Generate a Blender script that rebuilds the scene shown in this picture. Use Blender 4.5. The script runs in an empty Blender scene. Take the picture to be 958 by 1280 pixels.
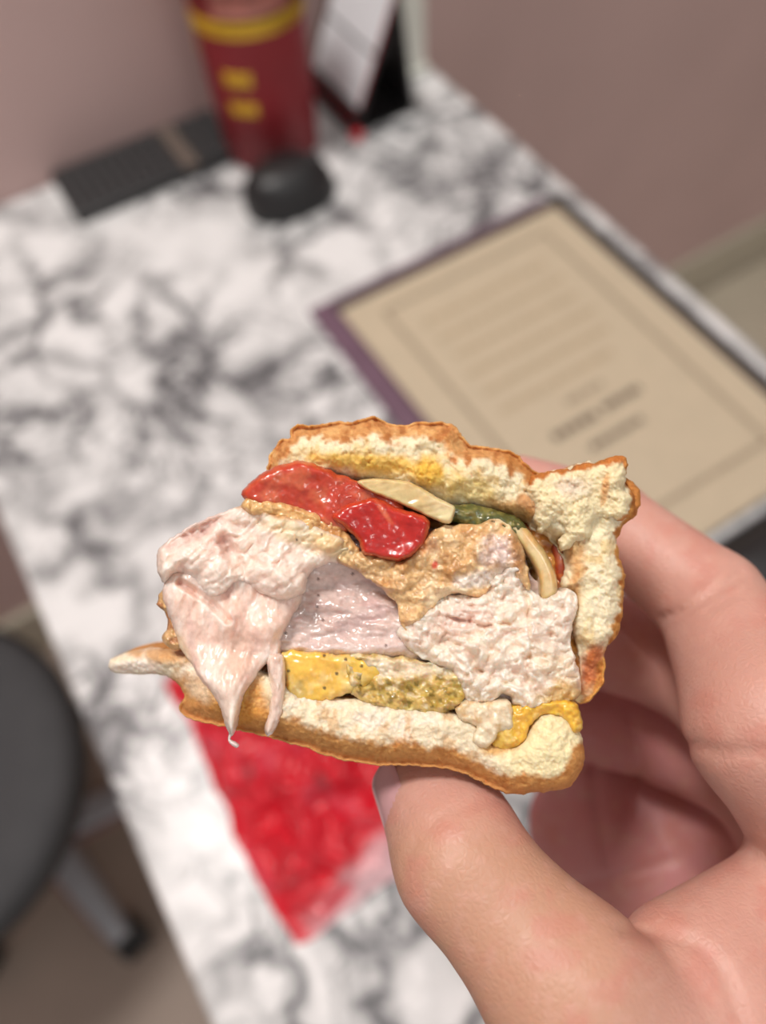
import bpy, bmesh, math, random
import numpy as np
from mathutils import Matrix, Vector

sc = bpy.context.scene
C = sc.collection
rng = random.Random(7)

# ------------------------------------------------------------------ camera, world, lights, exposure
R = np.array([[0.85106, 0.47639, -0.22079], [-0.52287, 0.73056, -0.43919], [-0.04793, 0.48923, 0.87084]])
CAM = np.array([0.0, 0.0, 1.17])          # metres; floor z = 0, desk top z = 0.72
FPX = 963.0
cam = bpy.data.cameras.new('camera')
cam.lens = 36.0 * FPX / 1280.0
cam.sensor_width = 36.0
cam.clip_start = 0.01
cam.dof.use_dof = True
cam.dof.focus_distance = 0.121
cam.dof.aperture_fstop = 7.2
camo = bpy.data.objects.new('camera', cam)
C.objects.link(camo)
M4 = Matrix.Identity(4)
for i in range(3):
    for j in range(3):
        M4[i][j] = R[i][j]
    M4[i][3] = CAM[i]
camo.matrix_world = M4
sc.camera = camo

wd = bpy.data.worlds.new('room_light')
sc.world = wd
wd.use_nodes = True
wd.node_tree.nodes['Background'].inputs[0].default_value = (1.0, 0.985, 0.97, 1)
wd.node_tree.nodes['Background'].inputs[1].default_value = 0.46

def area(name, loc, target, size, power, col):
    l = bpy.data.lights.new(name, 'AREA')
    l.shape = 'DISK'
    l.size = size
    l.energy = power
    l.color = col
    o = bpy.data.objects.new(name, l)
    C.objects.link(o)
    o.location = loc
    o.rotation_euler = (Vector(target) - Vector(loc)).to_track_quat('-Z', 'Y').to_euler()
    return o
area('unseen_overhead_light', (-0.12, 0.56, 2.45), (-0.12, 0.50, 0.0), 0.34, 21, (1.0, 0.97, 0.93))
area('unseen_overhead_light', (0.2, -0.95, 2.5), (0.2, -0.95, 0.0), 0.40, 5, (1.0, 0.97, 0.93))  # unseen fill light, added to lift the shade on the viewer's side

vs = sc.view_settings
vs.view_transform = 'Standard'
vs.look = 'None'
vs.exposure = 0.10
vs.gamma = 1.0
vs.use_curve_mapping = False

# ------------------------------------------------------------------ helpers
def lin(r, g, b):
    f = lambda c: (c / 255 / 12.92) if c <= 10 else ((c / 255 + 0.055) / 1.055) ** 2.4
    return (f(r), f(g), f(b))

def linv(a):
    a = np.asarray(a, float) / 255
    return np.where(a <= 0.04045, a / 12.92, ((a + 0.055) / 1.055) ** 2.4)

def tag(o, label=None, cat=None, group=None, kind=None):
    if label: o['label'] = label
    if cat: o['category'] = cat
    if group: o['group'] = group
    if kind: o['kind'] = kind
    return o

def empty(name, loc):
    o = bpy.data.objects.new(name, None)
    o.empty_display_size = 0.02
    C.objects.link(o)
    o.location = loc
    return o

def link_mesh(name, me, mat, parent=None, loc=(0, 0, 0), smooth=True):
    """verts are relative to loc (world); parents carry only a location"""
    o = bpy.data.objects.new(name, me)
    C.objects.link(o)
    if mat: me.materials.append(mat)
    if parent:
        o.parent = parent
        o.location = Vector(loc) - abs_loc(parent)
    else:
        o.location = loc
    if smooth:
        me.polygons.foreach_set('use_smooth', [True] * len(me.polygons))
    return o

def abs_loc(o):
    v = Vector(o.location)
    while o.parent:
        o = o.parent
        v = v + Vector(o.location)
    return v

def from_bm(name, bm, mat, parent=None, loc=(0, 0, 0), smooth=False, bevel=0, seg=2):
    me = bpy.data.meshes.new(name)
    bmesh.ops.recalc_face_normals(bm, faces=bm.faces)
    bm.to_mesh(me)
    bm.free()
    o = link_mesh(name, me, mat, parent, loc, smooth)
    if bevel:
        m = o.modifiers.new('edge', 'BEVEL')
        m.width = bevel
        m.segments = seg
        m.limit_method = 'ANGLE'
        m.angle_limit = 0.6
    return o

def bm_box(bm, x0, x1, y0, y1, z0, z1):
    vs_ = [bm.verts.new((x, y, z)) for z in (z0, z1) for y in (y0, y1) for x in (x0, x1)]
    for f in ((0, 2, 3, 1), (4, 5, 7, 6), (0, 1, 5, 4), (2, 6, 7, 3), (0, 4, 6, 2), (1, 3, 7, 5)):
        bm.faces.new([vs_[i] for i in f])
    return vs_

def box(name, x0, x1, y0, y1, z0, z1, mat, parent=None, bevel=0.0):
    """box given in world metres, origin at its base centre"""
    cx, cy = (x0 + x1) / 2, (y0 + y1) / 2
    bm = bmesh.new()
    bm_box(bm, x0 - cx, x1 - cx, y0 - cy, y1 - cy, 0, z1 - z0)
    return from_bm(name, bm, mat, parent, (cx, cy, z0), False, bevel)

def lathe(name, prof, mat, parent=None, loc=(0, 0, 0), n=64, smooth=True, closed=True):
    bm = bmesh.new()
    rings = []
    for r, z in prof:
        rings.append([bm.verts.new((r * math.cos(2 * math.pi * k / n), r * math.sin(2 * math.pi * k / n), z)) for k in range(n)])
    for a, b in zip(rings, rings[1:]):
        for k in range(n):
            bm.faces.new((a[k], a[(k + 1) % n], b[(k + 1) % n], b[k]))
    if closed:
        bm.faces.new(rings[0][::-1])
        bm.faces.new(rings[-1])
    return from_bm(name, bm, mat, parent, loc, smooth)

# ---- numpy noise
_pt = np.random.RandomState(11).permutation(4096)
_gv = np.random.RandomState(5).rand(4096)
def _h(ix, iy, s):
    return _gv[_pt[(ix + _pt[(iy + s * 131) & 4095]) & 4095]]
def vnoise(x, y, s=0):
    ix = np.floor(x).astype(int); iy = np.floor(y).astype(int)
    fx = x - ix; fy = y - iy
    fx = fx * fx * fx * (fx * (fx * 6 - 15) + 10); fy = fy * fy * fy * (fy * (fy * 6 - 15) + 10)
    a = _h(ix, iy, s); b = _h(ix + 1, iy, s); c = _h(ix, iy + 1, s); d = _h(ix + 1, iy + 1, s)
    return (a + (b - a) * fx) + ((c + (d - c) * fx) - (a + (b - a) * fx)) * fy
def fbm(x, y, s=0, o=4, g=0.5):
    t = 0; a = 1; n = 0
    for k in range(o):
        t = t + a * (vnoise(x * 2 ** k + 17.3 * k, y * 2 ** k + 9.1 * k, s + k) - 0.5); n += a; a *= g
    return t / n * 2
def worley(x, y, s=0):
    ix = np.floor(x).astype(int); iy = np.floor(y).astype(int)
    f1 = np.full(x.shape, 9.0); f2 = np.full(x.shape, 9.0); cid = np.zeros(x.shape)
    for dx in (-1, 0, 1):
        for dy in (-1, 0, 1):
            jx = ix + dx; jy = iy + dy
            px = jx + _h(jx, jy, s); py = jy + _h(jx, jy, s + 3)
            d = np.hypot(x - px, y - py)
            c = _h(jx, jy, s + 5)
            f2 = np.minimum(f2, np.maximum(d, f1))
            cid = np.where(d < f1, c, cid)
            f1 = np.minimum(f1, d)
    return f1, f2, cid
def facets(x, y, s=0, k=7.0):
    """torn planes: a random slope per cell, softly blended at the seams"""
    ix = np.floor(x).astype(int); iy = np.floor(y).astype(int)
    num = 0; den = 1e-9
    for dx in (-1, 0, 1):
        for dy in (-1, 0, 1):
            jx = ix + dx; jy = iy + dy
            ox = x - jx - _h(jx, jy, s); oy = y - jy - _h(jx, jy, s + 3)
            w = np.exp(-k * (ox * ox + oy * oy))
            h = (_h(jx, jy, s + 5) - 0.5) + 1.5 * (_h(jx, jy, s + 7) - 0.5) * ox + 1.5 * (_h(jx, jy, s + 9) - 0.5) * oy
            num = num + w * h; den = den + w
    return num / den
def specks(X, Y, s, seed, frac=0.12, rad=0.16):
    f1, f2, c = worley(X / s, Y / s, seed)
    return (c < frac) * (1 - sst(rad * 0.6, rad, f1))
def sst(a, b, x):
    t = np.clip((x - a) / (b - a), 0, 1)
    return t * t * (3 - 2 * t)

# ---- materials
def new_mat(name):
    m = bpy.data.materials.new(name)
    m.use_nodes = True
    nt = m.node_tree
    return m, nt, nt.nodes['Principled BSDF']

def node(nt, t, **kw):
    n = nt.nodes.new(t)
    for k, v in kw.items(): setattr(n, k, v)
    return n

def ramp(nt, stops):
    n = nt.nodes.new('ShaderNodeValToRGB')
    e = n.color_ramp.elements
    while len(e) > 1: e.remove(e[-1])
    e[0].position = stops[0][0]; e[0].color = tuple(stops[0][1]) + (1,)
    for p, c in stops[1:]:
        k = e.new(p); k.color = tuple(c) + (1,)
    return n

def plain(name, col, rough=0.5, noise_scale=40, var=0.12, bump=0.0, bump_scale=200, metallic=0, coat=0):
    m, nt, b = new_mat(name)
    tc = node(nt, 'ShaderNodeTexCoord')
    ns = node(nt, 'ShaderNodeTexNoise'); ns.inputs['Scale'].default_value = noise_scale; ns.inputs['Detail'].default_value = 4
    nt.links.new(tc.outputs['Object'], ns.inputs['Vector'])
    rp = ramp(nt, [(0.3, [c * (1 - var) for c in col]), (0.7, [min(1, c * (1 + var)) for c in col])])
    nt.links.new(ns.outputs['Fac'], rp.inputs['Fac'])
    nt.links.new(rp.outputs['Color'], b.inputs['Base Color'])
    b.inputs['Roughness'].default_value = rough
    b.inputs['Metallic'].default_value = metallic
    b.inputs['Coat Weight'].default_value = coat
    if bump:
        n2 = node(nt, 'ShaderNodeTexNoise'); n2.inputs['Scale'].default_value = bump_scale; n2.inputs['Detail'].default_value = 3
        nt.links.new(tc.outputs['Object'], n2.inputs['Vector'])
        bp = node(nt, 'ShaderNodeBump'); bp.inputs['Strength'].default_value = bump; bp.inputs['Distance'].default_value = 0.002
        nt.links.new(n2.outputs['Fac'], bp.inputs['Height'])
        nt.links.new(bp.outputs['Normal'], b.inputs['Normal'])
    return m

def food(name, rough, sss, bump, bump_scale, coat=0.0, coat_rough=0.08, radius=(1.0, 0.5, 0.3), scale=0.003, spec=0.5):
    """colour comes from the painted albedo attribute of the piece"""
    m, nt, b = new_mat(name)
    at = node(nt, 'ShaderNodeAttribute', attribute_name='Col')
    tc = node(nt, 'ShaderNodeTexCoord')
    ns = node(nt, 'ShaderNodeTexNoise'); ns.inputs['Scale'].default_value = 900; ns.inputs['Detail'].default_value = 3
    nt.links.new(tc.outputs['Object'], ns.inputs['Vector'])
    rp = ramp(nt, [(0.3, (0.86, 0.84, 0.82)), (0.7, (1.08, 1.08, 1.08))])
    nt.links.new(ns.outputs['Fac'], rp.inputs['Fac'])
    mx = node(nt, 'ShaderNodeMixRGB', blend_type='MULTIPLY'); mx.inputs['Fac'].default_value = 1
    nt.links.new(at.outputs['Color'], mx.inputs['Color1']); nt.links.new(rp.outputs['Color'], mx.inputs['Color2'])
    nt.links.new(mx.outputs['Color'], b.inputs['Base Color'])
    b.inputs['Roughness'].default_value = rough
    b.inputs['Specular IOR Level'].default_value = spec
    b.inputs['Subsurface Weight'].default_value = sss
    b.inputs['Subsurface Radius'].default_value = radius
    b.inputs['Subsurface Scale'].default_value = scale
    b.inputs['Coat Weight'].default_value = coat
    b.inputs['Coat Roughness'].default_value = coat_rough
    n2 = node(nt, 'ShaderNodeTexNoise'); n2.inputs['Scale'].default_value = bump_scale; n2.inputs['Detail'].default_value = 4
    nt.links.new(tc.outputs['Object'], n2.inputs['Vector'])
    bp = node(nt, 'ShaderNodeBump'); bp.inputs['Strength'].default_value = bump; bp.inputs['Distance'].default_value = 0.0006
    nt.links.new(n2.outputs['Fac'], bp.inputs['Height'])
    nt.links.new(bp.outputs['Normal'], b.inputs['Normal'])
    if coat: nt.links.new(bp.outputs['Normal'], b.inputs['Coat Normal'])
    return m

# ------------------------------------------------------------------ the setting
def marble():
    m, nt, b = new_mat('white_marble')
    tc = node(nt, 'ShaderNodeTexCoord')
    def noise(scale, detail, off):
        ad = node(nt, 'ShaderNodeVectorMath', operation='ADD'); ad.inputs[1].default_value = off
        nt.links.new(tc.outputs['Object'], ad.inputs[0])
        n = node(nt, 'ShaderNodeTexNoise'); n.inputs['Scale'].default_value = scale; n.inputs['Detail'].default_value = detail
        nt.links.new(ad.outputs[0], n.inputs['Vector'])
        return n
    def warp(vec, n, amp):
        v = node(nt, 'ShaderNodeVectorMath', operation='MULTIPLY_ADD'); v.inputs[1].default_value = (amp, amp, 0)
        nt.links.new(n.outputs['Color'], v.inputs[0]); nt.links.new(vec, v.inputs[2])
        return v.outputs[0]
    vec = warp(tc.outputs['Object'], noise(12, 3, (0, 0, 0)), 0.09)
    vec = warp(vec, noise(45, 3, (4, 2, 0)), 0.045)
    def veins(scale, stops, mask, mstops):
        v = node(nt, 'ShaderNodeTexVoronoi', feature='DISTANCE_TO_EDGE'); v.inputs['Scale'].default_value = scale
        nt.links.new(vec, v.inputs['Vector'])
        r = ramp(nt, [(p, (c, c, c)) for p, c in stops]); nt.links.new(v.outputs['Distance'], r.inputs['Fac'])
        k = ramp(nt, [(p, (c, c, c)) for p, c in mstops]); nt.links.new(mask.outputs['Fac'], k.inputs['Fac'])
        m = node(nt, 'ShaderNodeMath', operation='MULTIPLY'); nt.links.new(r.outputs['Color'], m.inputs[0]); nt.links.new(k.outputs['Color'], m.inputs[1])
        return m
    a = veins(20, [(0, 1), (0.07, 0.55), (0.24, 0)], noise(10, 3, (1, 5, 0)), [(0.38, 0.08), (0.62, 1)])
    c2 = veins(50, [(0, 0.7), (0.1, 0.35), (0.28, 0)], noise(8, 3, (3.1, 1.7, 0)), [(0.42, 0), (0.62, 0.95)])
    ad2 = node(nt, 'ShaderNodeMath', operation='ADD', use_clamp=True); nt.links.new(a.outputs[0], ad2.inputs[0]); nt.links.new(c2.outputs[0], ad2.inputs[1])
    col = ramp(nt, [(0.0, lin(228, 226, 225)), (0.3, lin(198, 197, 196)), (0.7, lin(140, 139, 140)), (1.0, lin(92, 91, 93))])
    nt.links.new(ad2.outputs[0], col.inputs['Fac'])
    nt.links.new(col.outputs['Color'], b.inputs['Base Color'])
    b.inputs['Roughness'].default_value = 0.28
    return m
MARBLE = marble()
WALL = plain('mauve_wall_paint', lin(200, 171, 166), 0.8, 5, 0.05, 0.1, 300)
FLOOR = plain('grey_brown_floor', lin(158, 140, 127), 0.45, 9, 0.08, 0.1, 120)
SKIRT = plain('beige_skirting', lin(186, 178, 160), 0.5, 20, 0.03)
WHITE = plain('white_plastic', lin(236, 236, 226), 0.4, 30, 0.02)
BLACK = plain('black_plastic', lin(31, 30, 31), 0.45, 60, 0.1)
KEY = plain('black_keys', lin(52, 51, 52), 0.55, 60, 0.1)
TAUPE = plain('taupe_strip', lin(100, 88, 80), 0.5, 60, 0.08)
DKGREY = plain('dark_grey_upholstery', lin(68, 67, 69), 0.75, 30, 0.08, 0.2, 500)
STEEL = plain('grey_metal', lin(160, 160, 164), 0.35, 40, 0.05, metallic=0.3)
PINK_REFL = plain('pink_reflection', lin(205, 150, 146), 0.5, 40, 0.05)  # colour of the reflection painted on the stool legs
KRAFT = plain('kraft_paper', lin(188, 172, 147), 0.75, 60, 0.03, 0.05, 900)
INK = plain('brown_ink', lin(152, 136, 114), 0.8, 60, 0.08)
INKF = plain('faint_ink', lin(172, 153, 126), 0.8, 60, 0.05)
INKD = plain('dark_ink', lin(98, 86, 72), 0.8, 60, 0.1)
PLUM = plain('plum_cover', lin(104, 76, 92), 0.6, 60, 0.08, 0.1, 500)
DKCOVER = plain('dark_cover', lin(48, 40, 38), 0.6, 60, 0.08)
REDC = plain('crimson_cup', lin(134, 24, 34), 0.55, 30, 0.06, coat=0.0)
DKREDC = plain('maroon_cup_rim', lin(128, 44, 46), 0.4, 30, 0.1)
YEL = plain('yellow_print', lin(222, 178, 48), 0.5, 40, 0.08)
PALEPRINT = plain('pale_print', lin(190, 120, 108), 0.5, 80, 0.25)
RED = plain('red_plastic', lin(205, 40, 52), 0.4, 40, 0.06)
PAPER = plain('white_paper', lin(226, 227, 230), 0.6, 40, 0.02)

WALL_Y = 0.686
DX0, DX1, DY0, DY1 = -0.109, 0.419, -0.35, WALL_Y
tag(box('floor', -2.68, 2.68, -2.2, WALL_Y + 0.05, -0.04, 0.0, FLOOR), 'grey brown floor below the marble desk', 'floor', kind='structure')
tag(box('wall_back', -2.6, 2.6, WALL_Y, WALL_Y + 0.08, -0.04, 2.7, WALL), 'dusty mauve painted wall behind the marble desk', 'wall', kind='structure')
tag(box('wall_right', 2.6, 2.68, -2.2, WALL_Y + 0.08, -0.04, 2.7, WALL), 'dusty mauve side wall past the added beige mat', 'wall', kind='structure')
tag(box('wall_left', -2.68, -2.6, -2.2, WALL_Y + 0.08, -0.04, 2.7, WALL), 'dusty mauve side wall past the round stool', 'wall', kind='structure')
tag(box('baseboard_back', -2.6, 2.6, WALL_Y - 0.014, WALL_Y, 0.0, 0.115, SKIRT, bevel=0.003), 'beige skirting board along the mauve wall', 'baseboard', kind='structure')
mat_ = box('added_floor_mat', 0.50, 2.3, -1.2, WALL_Y - 0.02, 0.0, 0.008, plain('lit_floor_beige', lin(188, 178, 158), 0.8, 30, 0.05, 0.2, 400), bevel=0.003)  # added mat, its paler colour stands in for brighter lit floor
tag(mat_, 'added beige mat for the brighter lit floor along the skirting', 'mat')

# desk
desk = empty('marble_desk', ((DX0 + DX1) / 2, (DY0 + DY1) / 2, 0))
tag(desk, 'white marble desk with grey veins standing against the mauve wall', 'desk')
box('desk_top', DX0, DX1, DY0, DY1 - 0.002, 0.69, 0.72, MARBLE, desk, 0.003)
box('apron', DX0 + 0.06, DX1 - 0.05, DY0 + 0.06, DY1 - 0.06, 0.63, 0.69, WHITE, desk, 0.002)
for x in (DX0 + 0.06, DX1 - 0.10):
    for y in (DY0 + 0.05, DY1 - 0.11):
        box('leg', x, x + 0.045, y, y + 0.045, 0.0, 0.69, WHITE, desk, 0.003)

# swivel stool
sx, sy = -0.364, 0.375
st = empty('swivel_stool', (sx, sy, 0))
tag(st, 'dark grey round swivel stool beside the desk edge', 'stool')
lathe('seat', [(0.10, 0.350), (0.158, 0.356), (0.170, 0.372), (0.174, 0.395), (0.171, 0.414), (0.160, 0.425), (0.12, 0.424), (0.06, 0.421), (0.004, 0.420)], DKGREY, st, (sx, sy, 0))
lathe('seat_piping', [(0.1735, 0.397), (0.1765, 0.400), (0.1775, 0.404), (0.1765, 0.408), (0.1725, 0.410)], BLACK, st, (sx, sy, 0), closed=False)
lathe('post', [(0.024, 0.07), (0.024, 0.22), (0.016, 0.225), (0.016, 0.352)], BLACK, st, (sx, sy, 0), 32)
lathe('hub', [(0.034, 0.06), (0.038, 0.07), (0.034, 0.10), (0.026, 0.105)], BLACK, st, (sx, sy, 0), 32)
for k in range(5):
    a = math.radians(-77 + 72 * k)
    bm = bmesh.new()
    prof = [(0.03, 0.024, 0.066, 0.092), (0.09, 0.021, 0.062, 0.084), (0.165, 0.016, 0.058, 0.072), (0.172, 0.010, 0.058, 0.068)]
    rr = []
    for r, w, z0, z1 in prof:
        rr.append([bm.verts.new((r * math.cos(a) - s * w * math.sin(a), r * math.sin(a) + s * w * math.cos(a), z)) for s, z in ((-1, z0), (1, z0), (0.8, z1), (-0.8, z1))])
    for p, q in zip(rr, rr[1:]):
        for i in range(4):
            bm.faces.new((p[i], p[(i + 1) % 4], q[(i + 1) % 4], q[i]))
    bm.faces.new(rr[0][::-1]); bm.faces.new(rr[-1])
    lg = from_bm('leg', bm, STEEL, st, (sx, sy, 0), False, 0.003)
    # pink reflection on the leg's side, built as a coloured strip
    bm = bmesh.new()
    q = []
    for r, w, z0, z1 in prof[:3]:
        w2 = -(w + 0.002)
        q.append([bm.verts.new((r * math.cos(a) - w2 * math.sin(a), r * math.sin(a) + w2 * math.cos(a), z)) for z in (z0 - 0.002, z1 - 0.012)])
    for p_, q_ in zip(q, q[1:]):
        bm.faces.new((p_[0], p_[1], q_[1], q_[0]))
    bmesh.ops.solidify(bm, geom=bm.faces[:], thickness=0.002)
    from_bm('reflection_strip', bm, PINK_REFL, lg, (sx, sy, 0))
    cx, cy = sx + 0.168 * math.cos(a), sy + 0.168 * math.sin(a)
    bm = bmesh.new()
    for s in (-1, 1):
        m = Matrix.Translation((-s * 0.011 * math.sin(a), s * 0.011 * math.cos(a), 0.027)) @ Matrix.Rotation(a, 4, 'Z') @ Matrix.Rotation(math.pi / 2, 4, 'X')
        bmesh.ops.create_cone(bm, cap_ends=True, segments=24, radius1=0.0265, radius2=0.0265, depth=0.014, matrix=m)
    m = Matrix.Translation((0, 0, 0.045))
    bmesh.ops.create_cone(bm, cap_ends=True, segments=16, radius1=0.010, radius2=0.007, depth=0.034, matrix=m)
    from_bm('caster', bm, BLACK, lg, (cx, cy, 0), False, 0.002)

# ------------------------------------------------------------------ things on the desk
Z = 0.72
# keyboard
kb = empty('keyboard', (0.13, 0.645, Z))
tag(kb, 'small black keyboard with a taupe strip lying against the wall', 'keyboard')
box('case', 0.042, 0.205, 0.614, 0.684, Z, Z + 0.010, BLACK, kb, 0.003)
box('strip', 0.147, 0.162, 0.616, 0.682, Z + 0.010, Z + 0.0118, TAUPE, kb, 0.0005)
kbm = None
def key_at(x, y, sx_, sy_):
    o = box('key', x, x + sx_, y, y + sy_, Z + 0.010, Z + 0.0128, KEY, kb, 0.0008)
    return o
for r in range(6):
    for c in range(10):
        key_at(0.0445 + c * 0.0101, 0.6165 + r * 0.0110, 0.0088, 0.0095)
    for c in range(4):
        key_at(0.1642 + c * 0.0098, 0.6165 + r * 0.0110, 0.0088, 0.0095)

# mouse
ms = empty('computer_mouse', (0.212, 0.540, Z))
tag(ms, 'black rounded computer mouse in front of the red cup', 'mouse')
def mouse_shell(bm, z0, z1, inset=0.0):
    n, mrows = 40, 10
    rings = []
    for j in range(mrows + 1):
        t = j / mrows
        s = math.sqrt(max(0, 1 - t * t * 0.98)) if j < mrows else 0.12
        ring = []
        for k in range(n):
            u = 2 * math.pi * k / n
            cx_, sy_ = math.cos(u), math.sin(u)
            e = 0.78
            x = math.copysign(abs(cx_) ** e, cx_) * (0.042 - inset) * (0.35 + 0.65 * s)
            y = math.copysign(abs(sy_) ** e, sy_) * (0.0275 - inset) * (0.25 + 0.75 * s) * (1 - 0.10 * math.cos(2 * u))
            ring.append(bm.verts.new((x - 0.004 * t, y, z0 + (z1 - z0) * (t ** 0.9))))
        rings.append(ring)
    for a, b in zip(rings, rings[1:]):
        for k in range(n):
            bm.faces.new((a[k], a[(k + 1) % n], b[(k + 1) % n], b[k]))
    bm.faces.new(rings[0][::-1]); bm.faces.new(rings[-1])
bm = bmesh.new(); mouse_shell(bm, 0.001, 0.036)
from_bm('body', bm, BLACK, ms, (0.212, 0.540, Z), True)
bm = bmesh.new()
bmesh.ops.create_cone(bm, cap_ends=True, segments=24, radius1=0.007, radius2=0.007, depth=0.006, matrix=Matrix.Rotation(math.pi / 2, 4, 'X'))
from_bm('scroll_wheel', bm, DKGREY, ms, (0.238, 0.540, Z + 0.0265), False, 0.001)
for s in (-1, 1):
    box('foot', 0.19, 0.235, 0.540 + s * 0.014 - 0.003, 0.540 + s * 0.014 + 0.003, Z, Z + 0.0015, WHITE, ms)

# red cup
cx, cy = 0.234, 0.618
cup = empty('paper_cup', (cx, cy, Z))
tag(cup, 'tall crimson paper cup with a yellow band and yellow print', 'cup')
def cr(z): return 0.0430 + 0.020 * z
lathe('cup_body', [(0.002, 0.006), (cr(0) - 0.003, 0.006), (cr(0) - 0.002, 0.0), (cr(0), 0.001), (cr(0.06), 0.06), (cr(0.12), 0.12), (cr(0.19), 0.19), (cr(0.19) + 0.0018, 0.192), (cr(0.19), 0.195), (cr(0.19) - 0.002, 0.19), (cr(0.1) - 0.002, 0.1), (cr(0.01) - 0.002, 0.012), (0.002, 0.012)], REDC, cup, (cx, cy, Z), 96)
def band(name, z0, z1, a0, a1, mat, off=0.0006, n=48, wav=0.0):
    bm = bmesh.new()
    rows = []
    for k in range(n + 1):
        a = math.radians(a0 + (a1 - a0) * k / n)
        w = wav * math.sin(k * 2.1)
        rows.append([bm.verts.new(((cr(z) + off) * math.cos(a), (cr(z) + off) * math.sin(a), z + w)) for z in (z0, (z0 + z1) / 2, z1)])
    for p, q in zip(rows, rows[1:]):
        for i in range(2):
            bm.faces.new((p[i], q[i], q[i + 1], p[i + 1]))
    bmesh.ops.solidify(bm, geom=bm.faces[:], thickness=0.0004)
    return from_bm(name, bm, mat, cup, (cx, cy, Z), True)
band('yellow_band', 0.119, 0.131, 0, 360, YEL, n=96)
band('upper_print', 0.131, 0.186, 0, 360, DKREDC, 0.0004, 96)
band('pale_motif', 0.134, 0.165, 215, 290, PALEPRINT, 0.0009, 30)
band('yellow_mark', 0.081, 0.092, 210, 240, YEL, 0.0008, 14, 0.0008)
band('yellow_mark', 0.056, 0.0665, 210, 240, YEL, 0.0008, 14, 0.0008)
band('yellow_mark', 0.095, 0.117, 168, 174, YEL, 0.0008, 6)

# desk calendar (tent of two panels)
cal = empty('desk_calendar', (0.33, 0.61, Z))
tag(cal, 'white and black tent calendar with a red corner beside the cup', 'calendar')
y0, y1 = 0.578, 0.668
def panel(name, xa, za, xb, zb, ya, yb, th, mat):
    d = Vector((xb - xa, 0, zb - za)).normalized(); nrm = Vector((-d.z, 0, d.x)) * th
    bm = bmesh.new()
    a = [bm.verts.new((x - 0.33 + ox, y - 0.61, z + oz)) for (x, z) in ((xa, za), (xb, zb)) for (ox, oz) in ((0, 0), (nrm.x, nrm.z)) for y in (ya, yb)]
    for f in ((0, 1, 3, 2), (4, 6, 7, 5), (0, 4, 5, 1), (2, 3, 7, 6), (0, 2, 6, 4), (1, 5, 7, 3)):
        bm.faces.new([a[i] for i in f])
    return from_bm(name, bm, mat, cal, (0.33, 0.61, Z), False, 0.0005)
AX, AZ = 0.352, 0.115
def onp(t): return 0.297 + (AX - 0.297) * t, 0.003 + (AZ - 0.003) * t
panel('front_panel', *onp(0), *onp(1), y0, y1, -0.004, BLACK)
panel('back_panel', 0.366, 0.0, AX, AZ, y0, y1, 0.004, BLACK)
p = panel('page', *onp(0.19), *onp(0.54), y0 + 0.003, y1 - 0.004, 0.0012, PAPER)
p = panel('page', *onp(0.565), *onp(0.97), y0 + 0.003, y1 - 0.004, 0.0012, PAPER)
panel('red_stripe', *onp(0.085), *onp(0.098), y0 + 0.004, y1 - 0.004, 0.0010, RED)
panel('red_edge', *onp(0.2), *onp(0.97), y0 + 0.0012, y0 + 0.0022, 0.0010, RED)
box('red_corner', 0.2955, 0.3065, y0 - 0.006, y0 + 0.003, Z, Z + 0.008, RED, cal, 0.002)
box('base_tray', 0.305, 0.366, y0 + 0.003, y1 - 0.003, Z, Z + 0.003, BLACK, cal, 0.0008)

# white post
ps = empty('upright_post', (0.397, 0.632, Z))
tag(ps, 'white upright post standing on the far corner of the desk', 'post')
box('shaft', 0.380, 0.411, 0.628, 0.652, Z + 0.006, Z + 0.56, WHITE, ps, 0.004)
box('foot_plate', 0.377, 0.414, 0.625, 0.655, Z, Z + 0.006, WHITE, ps, 0.002)

# document in a folder
fd = empty('folder', (0.28, 0.25, Z))
tag(fd, 'plum folder lying open under the kraft paper document', 'folder')
box('cover', 0.159, 0.3885, 0.099, 0.413, Z, Z + 0.003, PLUM, fd, 0.001)
box('spine', 0.3885, 0.404, 0.099, 0.410, Z, Z + 0.0030, DKCOVER, fd, 0.002)
box('top_flap', 0.176, 0.3885, 0.395, 0.4065, Z + 0.0005, Z + 0.00305, DKCOVER, fd, 0.0008)
dc = empty('document', (0.282, 0.245, Z + 0.0031))
tag(dc, 'kraft paper document with a printed frame and lines of text', 'document')
PX0, PX1, PY0, PY1 = 0.1785, 0.3870, 0.0970, 0.3945
box('page_stack', PX0, PX1, PY0, PY1, Z + 0.0031, Z + 0.0072, KRAFT, dc, 0.0008)
box('top_sheet', PX0 - 0.001, PX1 - 0.001, PY0 + 0.0005, PY1 - 0.0015, Z + 0.0073, Z + 0.0078, KRAFT, dc)
zt = Z + 0.0078
def pr(name, x0, x1, y0_, y1_, mat): return box(name, x0, x1, y0_, y1_, zt, zt + 0.00015, mat, dc)
FX0, FX1, FY0, FY1, fw = 0.204, 0.362, 0.126, 0.3755, 0.0042
pr('frame_line', FX0, FX1, FY1 - fw, FY1, INK); pr('frame_line', FX0, FX1, FY0, FY0 + fw, INK)
pr('frame_line', FX0, FX0 + fw, FY0 + fw, FY1 - fw, INK); pr('frame_line', FX1 - fw, FX1, FY0 + fw, FY1 - fw, INK)
def text_line(x0, x1, y, hgt, mat, wmin=0.006, wmax=0.016):
    bm = bmesh.new(); x = x0; xm, ym = (x0 + x1) / 2, y
    while x < x1 - 0.002:
        w = min(rng.uniform(wmin, wmax), x1 - x)
        bm_box(bm, x - xm, x + w - xm, -hgt / 2, hgt / 2, 0, 0.00015)
        x += w + 0.0016
    return from_bm('text_line', bm, mat, dc, (xm, ym, zt))
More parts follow.
